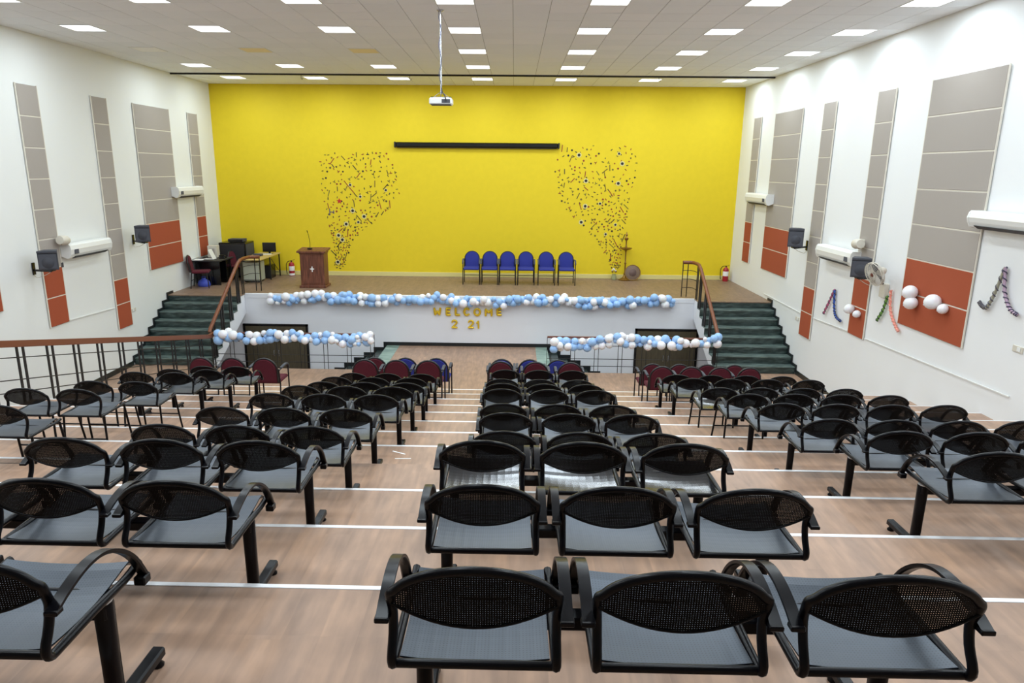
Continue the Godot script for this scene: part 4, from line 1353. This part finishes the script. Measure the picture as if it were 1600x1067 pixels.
# =====================================================================  things on the side walls
func air_con(x: float, z0: float, z1: float, ytop: float, h: float, label: String) -> void:
	var d := 1.0 if x < 0 else -1.0
	var t := thing("air_conditioner", label, "air conditioner", Vector3(x + d * 0.042, ytop - h, (z0 + z1) / 2), 0, "white split air conditioners")
	var w := absf(z1 - z0)
	var prof := PackedVector2Array([Vector2(0, 0.05), Vector2(0.12, 0.0), Vector2(0.17, 0.02), Vector2(0.205, 0.09), Vector2(0.22, h * 0.6), Vector2(0.2, h - 0.03), Vector2(0.17, h), Vector2(0, h)])
	var st := tool()
	prism(st, prof, -w / 2 + 0.03, w / 2 - 0.03, Vector3(d, 0, 0), Vector3.UP, Vector3.BACK)
	put("body", st.commit(), M.plastic_white, t)
	put("wall_plate", boxm(Vector3(minf(0.0, -d * 0.04), 0.06, -w / 2 + 0.15), Vector3(maxf(0.0, -d * 0.04), h - 0.06, -w / 2 + 0.3), 0.004), M.plastic_cream, t)
	for s in [-1, 1]:
		st = tool()
		var big := PackedVector2Array()
		for q in prof:
			big.append(Vector2(q.x * 1.03, (q.y - h / 2) * 1.03 + h / 2))
		prism(st, big, s * w / 2 - 0.035 * (1 if s > 0 else 0), s * w / 2 + 0.035 * (0 if s > 0 else 1), Vector3(d, 0, 0), Vector3.UP, Vector3.BACK)
		put("end_cap", st.commit(), M.plastic_white, t)
	st = tool()
	box(st, Vector3(d * 0.165, 0.018, 0), Vector3(0.09, 0.012, w * 0.8), 0.003, Basis(Vector3.BACK, d * 0.55))
	put("louvre", st.commit(), M.dark_gap, t)
	put("sticker", boxm(Vector3(minf(d * 0.214, d * 0.226), h * 0.3, w / 2 - 0.26), Vector3(maxf(d * 0.214, d * 0.226), h * 0.62, w / 2 - 0.12), 0.001), M.grille, t)
	put("front_seam", boxm(Vector3(minf(d * 0.212, d * 0.222), h * 0.6, -w / 2 + 0.04), Vector3(maxf(d * 0.212, d * 0.222), h * 0.6 + 0.006, w / 2 - 0.04), 0.001), M.plastic_cream, t)

func loudspeaker(x: float, at: Vector3, plate: Vector3, h: float, turn: float, label: String) -> void:
	var d := 1.0 if x < 0 else -1.0
	var t := thing("loudspeaker", label, "loudspeaker", at, 0, "wall loudspeakers")
	var st := tool()
	var hw := 0.17
	prism(st, PackedVector2Array([Vector2(-hw, 0.14), Vector2(hw, 0.14), Vector2(hw * 0.65, -0.14), Vector2(-hw * 0.65, -0.14)]), 0.0, h, Vector3.RIGHT, Vector3.BACK, Vector3.UP)
	var cab := put("cabinet", st.commit(), M.speaker, t, Vector3.ZERO, Vector3(0, turn, 0))
	st = tool()
	box(st, Vector3(0, h * 0.45, 0.146), Vector3(hw * 1.8, h * 0.78, 0.014), 0.006)
	put("grille", st.commit(), M.grille, cab)
	st = tool()
	lathe(st, PackedVector2Array([Vector2(0, 0), Vector2(0.11, 0), Vector2(0.1, 0.012), Vector2(0, 0.02)]), Vector3(0, h * 0.38, 0.15), 16, Basis(Vector3.RIGHT, PI / 2))
	put("woofer_ring", st.commit(), M.speaker, cab)
	put("top_lip", boxm(Vector3(-hw, h * 0.88, 0.14), Vector3(hw, h, 0.165), 0.006), M.speaker, cab)
	st = tool()
	var pl := plate - at
	box(st, Vector3(pl.x + d * 0.012, pl.y, pl.z), Vector3(0.024, 0.24, 0.08), 0.004)
	bar(st, Vector3(pl.x, pl.y - 0.03, pl.z), Vector3(0, -0.04, 0), Vector3.UP, 0.04, 0.03)
	box(st, Vector3(0, -0.02, 0), Vector3(0.12, 0.04, 0.12), 0.006)
	put("bracket", st.commit(), M.screen, t)
	st = tool()
	tube(st, curve([Vector3(pl.x + d * 0.01, pl.y - 0.1, pl.z), Vector3(pl.x + d * 0.1, pl.y - 0.17, pl.z * 0.6), Vector3(d * -0.05, -0.08, 0.0), Vector3(0, 0.05, -0.1)], 5), 0.006, 6)
	put("cable", st.commit(), M.plastic_cream, t)

func wall_things() -> void:
	air_con(XL, -14.43, -15.96, -1.6, 0.3, "white air conditioner on the left wall beside the near loudspeaker")
	air_con(XL, -19.5, -21.08, -0.55, 0.29, "white air conditioner on the left wall close to the yellow wall")
	air_con(XR, -19.28, -21.03, -0.59, 0.29, "white air conditioner on the right wall close to the yellow wall")
	air_con(XR, -14.16, -15.81, -1.55, 0.3, "white air conditioner on the right wall beside the near loudspeaker")
	air_con(XR, -9.15, -10.7, -0.53, 0.25, "white air conditioner high on the right wall, cut off by the picture edge")
	loudspeaker(XL, Vector3(XL + 0.45, -1.975, -13.44), Vector3(XL, -1.99, -13.57), 0.37, 0.35, "dark grey loudspeaker on the left wall beside the near air conditioner")
	loudspeaker(XL, Vector3(XL + 0.45, -1.79, -17.04), Vector3(XL, -1.78, -17.34), 0.39, 0.3, "dark grey loudspeaker on the left wall beside the wide far cloth panel")
	loudspeaker(XR, Vector3(XR - 0.4, -1.7, -16.66), Vector3(XR, -1.7, -16.9), 0.43, -0.3, "dark grey loudspeaker on the right wall beside the wide far cloth panel")
	loudspeaker(XR, Vector3(XR - 0.4, -1.93, -13.42), Vector3(XR, -1.95, -13.6), 0.37, -0.35, "dark grey loudspeaker on the right wall behind the wall fan")
	# camera-like drums on the walls
	for i in 2:
		var x: float = [XL, XR][i]
		var d := 1.0 if i == 0 else -1.0
		var at := Vector3(x, [-1.5, -1.37][i], [-14.33, -14.05][i])
		var t := thing("wall_camera", ["cream drum-shaped wall unit above the near loudspeaker on the left wall", "cream drum-shaped wall unit above the air conditioner end on the right wall"][i], "wall unit", at, 0, "drum-shaped wall units")
		var st := tool()
		lathe(st, PackedVector2Array([Vector2(0, -0.13), Vector2(0.075, -0.12), Vector2(0.1, -0.06), Vector2(0.1, 0.1), Vector2(0.085, 0.13), Vector2(0, 0.135)]), Vector3(d * 0.2, 0, 0), 16, Basis(Vector3.RIGHT, PI / 2 - 0.1))
		put("housing", st.commit(), M.plastic_cream, t)
		put("mount", boxm(Vector3(minf(0, d * 0.16), -0.08, -0.18), Vector3(maxf(0, d * 0.16), 0.08, -0.04), 0.012), M.plastic_cream, t)
		st = tool()
		lathe(st, PackedVector2Array([Vector2(0, 0), Vector2(0.022, 0), Vector2(0.022, 0.006), Vector2(0, 0.008)]), Vector3(d * 0.22, -0.06, 0.12), 10, Basis(Vector3.RIGHT, PI / 2))
		put("opening", st.commit(), M.screen, t)
		st = tool()
		tube(st, PackedVector3Array([Vector3(d * 0.02, -0.08, -0.1), Vector3(d * 0.02, -0.5, -0.1)]), 0.014, 6)
		put("conduit", st.commit(), M.plastic_cream, t)
		put("junction_box", boxm(Vector3(minf(0, d * 0.04), -0.58, -0.14), Vector3(maxf(0, d * 0.04), -0.48, -0.05), 0.006), M.plastic_white if i == 1 else M.speaker, t)
	# wall fan
	var t := thing("wall_fan", "cream wall fan with a round wire cage on the right wall, tilted down", "fan", Vector3(XR, -2.14, -13.12))
	put("base_box", boxm(Vector3(-0.09, -0.14, -0.1), Vector3(0, 0.13, 0.1), 0.012), M.plastic_cream, t)
	var st := tool()
	tube(st, curve([Vector3(-0.06, 0.1, 0.0), Vector3(-0.16, 0.2, 0.06), Vector3(-0.22, 0.33, 0.16), Vector3(-0.26, 0.4, 0.24)], 4), 0.018, 8)
	put("arm", st.commit(), M.speaker, t)
	var hub := Vector3(-0.46, 0.37, 0.42)
	var dir := Vector3(-0.93, -0.33, 0.2).normalized()
	var ux := dir.cross(Vector3.UP).normalized()
	var fb := Basis(ux, dir, ux.cross(dir)).scaled_local(Vector3.ONE * 0.8)
	st = tool()
	lathe(st, PackedVector2Array([Vector2(0, -0.26), Vector2(0.05, -0.25), Vector2(0.085, -0.2), Vector2(0.085, -0.1), Vector2(0.05, -0.06), Vector2(0, -0.06)]), hub, 14, fb)
	put("motor", st.commit(), M.plastic_cream, t)
	st = tool()
	for k in 3:
		var r := [0.27, 0.272, 0.12]
		var hgt := [0.0, 0.06, 0.09]
		var loop := PackedVector3Array()
		for i in 29:
			loop.append(hub + fb * Vector3(cos(TAU * i / 28) * r[k], hgt[k], sin(TAU * i / 28) * r[k]))
		tube(st, loop, 0.008 if k < 2 else 0.005, 6)
	for i in 40:
		var a := TAU * i / 40
		var cd := Vector3(cos(a), 0, sin(a))
		tube(st, PackedVector3Array([hub + fb * (cd * 0.05 + Vector3(0, 0.1, 0)), hub + fb * (cd * 0.16 + Vector3(0, 0.095, 0)), hub + fb * (cd * 0.25 + Vector3(0, 0.075, 0)), hub + fb * (cd * 0.27 + Vector3(0, 0.0, 0)), hub + fb * (cd * 0.2 + Vector3(0, -0.06, 0)), hub + fb * (cd * 0.06 + Vector3(0, -0.07, 0))]), 0.0035, 4)
	put("cage", st.commit(), M.plastic_cream, t)
	for b in 3:
		st = tool()
		var a0 := TAU * b / 3.0
		var pts := PackedVector2Array([Vector2(-0.02, 0.03), Vector2(-0.09, 0.14), Vector2(-0.07, 0.23), Vector2(0.02, 0.245), Vector2(0.07, 0.19), Vector2(0.03, 0.03)])
		var bb := fb * Basis(Vector3.UP, a0) * Basis(Vector3.BACK, 0.35)
		prism(st, pts, 0.0, 0.006, bb.x, bb.z, bb.y)
		put("blade", st.commit(), M.grille, t, hub)
	st = tool()
	lathe(st, PackedVector2Array([Vector2(0, 0.12), Vector2(0.03, 0.118), Vector2(0.05, 0.1), Vector2(0.05, 0.09), Vector2(0, 0.09)]), hub, 14, fb)
	put("badge", st.commit(), M.rail_red, t)
	# surface conduits and sockets
	var list := [[XL, -14.46, -16.18, -3.22, -3.29, "thin white cable trunking on the left wall between the two narrow cloth panels"], [XL, -19.88, -20.9, -2.66, -2.63, "short white cable trunking on the left wall above the black desk"],
		[XR, -9.5, -13.64, -3.05, -3.2, "long white cable trunking on the right wall under the wide cloth panel"], [XR, -14.38, -16.08, -3.22, -3.3, "thin white cable trunking on the right wall between the two narrow cloth panels"], [XR, -16.8, -19.4, -3.33, -3.3, "thin white cable trunking on the right wall just above the stage stairs"]]
	for c in list:
		var d := 1.0 if c[0] < 0 else -1.0
		var s := tool()
		bar(s, Vector3(c[0] + d * 0.02, c[3], c[1]), Vector3(c[0] + d * 0.02, c[4], c[2]), Vector3.RIGHT, 0.016, 0.022, 0.002)
		var o := put("cable_trunking", s.commit(), M.plastic_white, null)
		tag(o, c[5], "trunking")
	var socks := [[XL, -3.5, -16.98, "small white wall socket on the left wall near the stage stairs"], [XR, -3.51, -16.98, "small white wall socket on the right wall near the stage stairs"], [XR, -2.36, -9.52, "grey wall plate low on the right wall at the picture edge"]]
	for c in socks:
		var d := 1.0 if c[0] < 0 else -1.0
		var s := thing("wall_socket", c[3], "socket", Vector3(c[0], c[1], c[2]))
		put("plate", box_mesh(Vector3(0.016, 0.09, 0.2), 0.004), M.plastic_cream, s, Vector3(d * 0.008, 0, 0))
		put("insert", box_mesh(Vector3(0.008, 0.06, 0.07), 0.002), M.plastic_white, s, Vector3(d * 0.019, 0, 0.03))
	# tinsel streamers
	var tw := [
		["tinsel streamer pair on the right wall, one pink strand and one blue", [[[-15.1, -2.46], [-15.28, -2.75], [-15.5, -3.08]], lin(190, 90, 130), lin(90, 86, 96)], [[[-15.1, -2.47], [-15.03, -2.84], [-14.9, -3.02], [-14.66, -3.07]], lin(40, 80, 170), lin(40, 44, 60)]],
		["tinsel streamer pair on the right wall under the fan, one green strand and one coral", [[[-12.96, -2.22], [-13.05, -2.5], [-13.22, -2.75]], lin(110, 160, 70), lin(40, 60, 40)], [[[-12.88, -2.1], [-12.8, -2.45], [-12.62, -2.66], [-12.44, -2.78]], lin(236, 140, 124), lin(240, 170, 150)]],
		["tinsel streamer pair on the right wall below the highest air conditioner, grey and purple", [[[-10.0, -1.28], [-10.12, -1.67], [-10.23, -1.9], [-10.34, -1.91], [-10.42, -1.86]], lin(160, 158, 140), lin(90, 86, 96)], [[[-10.0, -1.28], [-9.93, -1.61], [-9.77, -1.83], [-9.6, -1.89]], lin(176, 150, 170), lin(66, 60, 84)]],
	]
	for w in tw:
		var o := thing("tinsel_streamer", w[0], "streamer", Vector3(XR, w[1][0][0][1], w[1][0][0][0]), 0, "tinsel streamers on the right wall")
		for k in [1, 2]:
			var strand = w[k]
			var pts := []
			for q in strand[0]:
				pts.append(Vector3(-0.05, q[1] - o.position.y, q[0] - o.position.z))
			var line := curve(pts, 10)
			var s := tool()
			tube(s, line, 0.028, 7, 1.0, func(f: float) -> float: return 0.017 + 0.008 * absf(sin(f * 70.0)))
			put("strand", s.commit(), mat(strand[1], 0.4), o)
			s = tool()
			var coil := PackedVector3Array()
			var n := line.size()
			for i in n * 3:
				var f := float(i) / 3.0
				var i0 := mini(int(f), n - 2)
				var dirn := (line[i0 + 1] - line[i0]).normalized()
				var sx := dirn.cross(Vector3.RIGHT).normalized()
				coil.append(line[i0].lerp(line[i0 + 1], minf(f - i0, 1.0)) + (sx * cos(i * 0.75) + Vector3.RIGHT * sin(i * 0.75)) * 0.022)
			tube(s, coil, 0.011, 5)
			put("coil", s.commit(), mat(strand[2], 0.4), o)
	# balloons fixed to the right wall
	var bm := balloon_mesh()
	var wb := [[-2.0, -12.07, 0.12, "upper white balloon of the left pair on the wide rust panel of the right wall"], [-2.18, -12.02, 0.11, "lower white balloon of the left pair on the wide rust panel of the right wall"], [-2.04, -11.38, 0.125, "larger white balloon of the right pair on the wide rust panel of the right wall"], [-2.115, -11.16, 0.08, "smaller white balloon of the right pair on the wide rust panel of the right wall"], [-2.71, -14.18, 0.1, "larger white balloon beside the narrow rust panel on the right wall"], [-2.76, -13.9, 0.075, "smaller white balloon on the narrow rust panel of the right wall"]]
	for b in wb:
		var o := thing("wall_balloon", b[3], "balloon", Vector3(XR - 0.03 - b[2], b[0], b[1]), 0, "white balloons on the right wall")
		var ob := put("skin", bm, M.balloon_white, o, Vector3.ZERO, Vector3(0.9, 0, -0.7), Vector3.ONE * float(b[2]))
		var kn := tool()
		lathe(kn, PackedVector2Array([Vector2(0, -1.18), Vector2(0.1, -1.18), Vector2(0.05, -1.08), Vector2(0, -1.06)]), Vector3.ZERO, 8)
		put("knot", kn.commit(), M.balloon_white, ob)

func balloon_mesh() -> ArrayMesh:
	# unit balloon: radius 1, neck pointing down
	var pr := PackedVector2Array()
	for i in 15:
		var a := -PI / 2 + PI * i / 14
		var r := cos(a)
		var y := sin(a)
		if y < 0:
			y *= 1.12
			r *= 1.0 - 0.1 * y * y * 0.4
		pr.append(Vector2(maxf(r, 0.0) if i > 0 and i < 14 else 0.0, y))
	pr[0] = Vector2(0.0, -1.2)
	pr[1] = Vector2(0.08, -1.12)
	var st := tool()
	lathe(st, pr, Vector3.ZERO, 18)
	return st.commit()

func balloons() -> void:
	var bm := balloon_mesh()
	var sets := [
		["long garland of white and pale blue balloons along the stage edge", -6.74, 4.4, -3.51, ZS + 0.14, 172, 0.108, 0.1, 0.12],
		["garland of white and pale blue balloons on the left pit railing", -7.33, -3.42, -4.03, ZP + 0.13, 66, 0.1, 0.1, 0.1],
		["garland of white and pale blue balloons on the right pit railing", 0.97, 4.99, -4.03, ZP + 0.13, 66, 0.1, 0.1, 0.1],
	]
	for g in 3:
		var s = sets[g]
		var t := thing("balloon_garland", s[0], "balloon garland", Vector3((s[1] + s[2]) / 2, s[3], s[4]), 0, "balloon garlands")
		var r := RandomNumberGenerator.new()
		r.seed = [101, 202, 303][g]
		var placed := []
		var tries := 0
		while placed.size() < int(s[5]) and tries < 6000:
			tries += 1
			var f := r.randf()
			var x := lerpf(s[1], s[2], f)
			var wave := 0.035 * sin(x * 2.1 + g) + 0.02 * sin(x * 5.3)
			if g == 2:
				wave += 0.07 * smoothstep(4.0, 4.9, x) + (0.06 if x < 1.9 else 0.0) * -1.0
			if g == 1:
				wave += 0.05 * smoothstep(-6.4, -7.2, x)
			var p := Vector3(x, s[3] + wave + r.randf_range(-s[7], s[7]), s[4] + r.randf_range(-0.05, s[8]))
			var rad: float = s[6] * r.randf_range(0.82, 1.14)
			if r.randf() < 0.06:
				rad *= 0.6
			var ok := true
			for q in placed:
				if (q[0] as Vector3).distance_to(p) < (rad + q[1]) * 0.7:
					ok = false
					break
			if not ok:
				continue
			placed.append([p, rad])
			var white := r.randf() < 0.46
			var o := put("balloon", bm, M.balloon_white if white else M.balloon_blue, t, p - t.position, Vector3(r.randf_range(-1.4, 1.4), r.randf() * TAU, r.randf_range(-1.0, 1.0)), Vector3.ONE * rad)
			o.set_meta("label", "white balloon" if white else "pale blue balloon")
		var st := tool()
		rod(st, Vector3(s[1] - t.position.x, 0, -0.11), Vector3(s[2] - t.position.x, 0, -0.11), 0.004, 5)
		put("string", st.commit(), M.paper, t)

func letters() -> void:
	# puffy foil letters made of rounded strokes; x, y of the lower left corner, width, height
	var W := 0.25
	var glyphs := [
		["W", -2.22, -3.985, 0.235, [[[0, 1], [0.14, 0]], [[0.14, 0], [0.5, 0.55]], [[0.5, 0.55], [0.86, 0]], [[0.86, 0], [1, 1]]]],
		["E", -1.876, -3.987, 0.17, [[[0, 0], [0, 1]], [[0, 1], [1, 1]], [[0, 0.5], [0.85, 0.5]], [[0, 0], [1, 0]]]],
		["L", -1.624, -3.985, 0.18, [[[0, 1], [0, 0]], [[0, 0], [1, 0]]]],
		["C", -1.381, -3.988, 0.2, [[[1, 0.85], [0.6, 1], [0.25, 0.95], [0, 0.62], [0, 0.38], [0.25, 0.05], [0.6, 0], [1, 0.15]]]],
		["O", -1.099, -3.988, 0.225, [[[0.5, 1], [0.14, 0.85], [0, 0.5], [0.14, 0.15], [0.5, 0], [0.86, 0.15], [1, 0.5], [0.86, 0.85], [0.5, 1]]]],
		["M", -0.785, -3.998, 0.235, [[[0, 0], [0, 1]], [[0, 1], [0.5, 0.5]], [[0.5, 0.5], [1, 1]], [[1, 1], [1, 0]]]],
		["E", -0.458, -3.972, 0.175, [[[0, 0], [0, 1]], [[0, 1], [1, 1]], [[0, 0.5], [0.85, 0.5]], [[0, 0], [1, 0]]]],
		["2", -1.719, -4.34, 0.19, [[[0, 0.78], [0.2, 1], [0.7, 1], [0.95, 0.76], [0.75, 0.48], [0.0, 0.02]], [[0, 0], [1, 0]]]],
		["2", -1.255, -4.34, 0.19, [[[0, 0.78], [0.2, 1], [0.7, 1], [0.95, 0.76], [0.75, 0.48], [0.0, 0.02]], [[0, 0], [1, 0]]]],
		["1", -1.028, -4.352, 0.13, [[[0, 0.75], [0.6, 1]], [[0.6, 1], [0.65, 0]]]],
	]
	var where := ["first letter of the word WELCOME", "second letter of the word WELCOME, after the W", "third letter of the word WELCOME", "fourth letter of the word WELCOME", "fifth letter of the word WELCOME", "sixth letter of the word WELCOME", "last letter of the word WELCOME", "first digit below the word WELCOME, standing alone", "second digit below the word WELCOME, touching the 1", "last digit below the word WELCOME"]
	for gi in glyphs.size():
		var g = glyphs[gi]
		var t := thing("foil_balloon", "gold foil balloon %s, %s" % [g[0], where[gi]], "letter balloon", Vector3(g[1], g[2], ZS + 0.035), 0, "gold foil letter balloons")
		var r := 0.034 if gi < 7 else 0.027
		for stroke in g[4]:
			var pts := []
			for q in stroke:
				pts.append(Vector3(r + q[0] * (g[3] - 2 * r), r + q[1] * (W - 2 * r), 0))
			var st := tool()
			var line: PackedVector3Array
			if pts.size() == 2:
				line = PackedVector3Array()
				for i in 9:
					line.append((pts[0] as Vector3).lerp(pts[1], i / 8.0))
			else:
				line = curve(pts, 4)
			# swollen ends
			var ext := PackedVector3Array()
			var d0 := (line[0] - line[1]).normalized()
			var d1 := (line[line.size() - 1] - line[line.size() - 2]).normalized()
			ext.append(line[0] + d0 * 0.014)
			ext.append_array(line)
			ext.append(line[line.size() - 1] + d1 * 0.014)
			tube(st, ext, r, 10, 1.0, func(f: float) -> float: return r * (0.45 + 0.55 * pow(sin(PI * clampf(f, 0.04, 0.96)), 0.3)))
			put("stroke", st.commit(), M.gold, t)

# =====================================================================  cut-out symbols on the yellow wall
func wall_at(u: float, v: float) -> Vector2:
	# place on the yellow wall of the measured pattern (u right, v down, in its own units)
	return Vector2(-3.769 + (u - 617.0) * (0.02013 + (v - 221.0) * 0.0000042) - (v - 221.0) * 0.00061, 0.831 - (v - 221.0) * 0.02021 + (u - 617.0) * 0.00021)

func mural(label: String, outline: Array, seed_: int) -> void:
	var r := RandomNumberGenerator.new()
	r.seed = seed_
	var mid := wall_at((outline[0][1] + outline[0][2]) / 2.0, 420)
	var t := thing("wall_mural", label, "wall decoration", Vector3(mid.x, mid.y, ZB), 0, "symbol clouds on the yellow wall")
	var cols := [lin(60, 48, 26), lin(96, 80, 30), lin(128, 104, 34), lin(40, 36, 40), lin(120, 110, 40), lin(150, 60, 34)]
	var tools := []
	for c in cols:
		tools.append(tool())
	var disc := func(st: SurfaceTool, c: Vector2, rad: float, z0: float, z1: float, n: int) -> void:
		var poly := PackedVector2Array()
		for i in n:
			poly.append(c + Vector2(cos(TAU * i / n), sin(TAU * i / n)) * rad)
		prism(st, poly, z0, z1, Vector3.RIGHT, Vector3.UP, Vector3.BACK)
	var at := func(v: float) -> Vector2:
		for i in outline.size() - 1:
			if v <= outline[i + 1][0]:
				var f: float = (v - outline[i][0]) / (outline[i + 1][0] - outline[i][0])
				return Vector2(lerpf(outline[i][1], outline[i + 1][1], f), lerpf(outline[i][2], outline[i + 1][2], f))
		return Vector2(outline[-1][1], outline[-1][2])
	var v0: float = outline[0][0]
	var v1: float = outline[-1][0]
	var used := []
	for k in 1500:
		if used.size() > 300:
			break
		var v := lerpf(v0, v1, r.randf())
		var uu: Vector2 = at.call(v)
		var p := wall_at(lerpf(uu.x, uu.y, r.randf()), v) - mid
		var crowded := false
		for q in used:
			if p.distance_to(q) < lerpf(0.1, 0.055, (v - v0) / (v1 - v0)):
				crowded = true
				break
		if crowded:
			continue
		used.append(p)
		var st: SurfaceTool = tools[mini(r.randi() % 7, 5)]
		var kind := r.randf()
		if kind < 0.34:
			disc.call(st, p, r.randf_range(0.02, 0.034), 0.0, 0.004, 7)
		elif kind < 0.8:
			var len := r.randf_range(0.045, 0.08)
			box(st, Vector3(p.x, p.y, 0.002), Vector3(0.026, len, 0.004), 0.0, Basis(Vector3.BACK, r.randf() * PI))
		elif kind < 0.9:
			var len2 := r.randf_range(0.14, 0.25)
			box(st, Vector3(p.x, p.y, 0.002), Vector3(0.026, len2, 0.004), 0.0, Basis(Vector3.BACK, r.randf_range(-0.9, 0.9)))
		else:
			var a := r.randf() * PI
			box(st, Vector3(p.x, p.y, 0.002), Vector3(0.022, 0.09, 0.004), 0.0, Basis(Vector3.BACK, a))
			box(st, Vector3(p.x + 0.03 * cos(a), p.y + 0.03 * sin(a), 0.002), Vector3(0.06, 0.022, 0.004), 0.0, Basis(Vector3.BACK, a))
	for i in cols.size():
		var o := put("small_symbols", tools[i].commit(), mat(cols[i], 0.7), t)
		o.set_meta("kind", "stuff")
	# the larger rings
	var big := [[551, 327], [569, 336], [541, 348], [529, 366], [535, 373], [528, 409], [563, 305], [547, 287], [603, 295], [560, 345]] if seed_ == 5 else [[971, 255], [915, 281], [965, 285], [914, 320], [908, 345], [904, 242], [946, 364], [937, 316], [966, 240], [961, 349]]
	for i in big.size():
		var c := wall_at(big[i][0], big[i][1]) - mid
		var st := tool()
		disc.call(st, c, 0.078 if i < 6 else 0.056, 0.0, 0.005, 14)
		var o := put("ring", st.commit(), mat(lin(226, 216, 150), 0.7), t)
		st = tool()
		disc.call(st, c, 0.045 if i < 6 else 0.036, 0.005, 0.008, 12)
		put("ring_centre", st.commit(), mat(lin(36, 32, 40), 0.6), o)
	if seed_ == 5:
		var c := wall_at(530, 312) - mid
		var poly := PackedVector2Array()
		for i in 10:
			var a := PI / 2 + TAU * i / 10
			poly.append(c + Vector2(cos(a), sin(a)) * (0.1 if i % 2 == 0 else 0.042))
		var st := tool()
		prism(st, poly, 0.0, 0.006, Vector3.RIGHT, Vector3.UP, Vector3.BACK)
		var o := put("star", st.commit(), mat(lin(190, 34, 30), 0.6), t)
		o.set_meta("label", "red five-pointed star")
		st = tool()
		c = wall_at(515, 329) - mid
		box(st, Vector3(c.x, c.y, 0.003), Vector3(0.03, 0.2, 0.006), 0.0)
		box(st, Vector3(c.x + 0.06, c.y, 0.003), Vector3(0.1, 0.028, 0.006), 0.0)
		box(st, Vector3(c.x + 0.13, c.y, 0.003), Vector3(0.03, 0.11, 0.006), 0.0)
		put("letter_shape", st.commit(), mat(lin(96, 90, 110), 0.6), t)
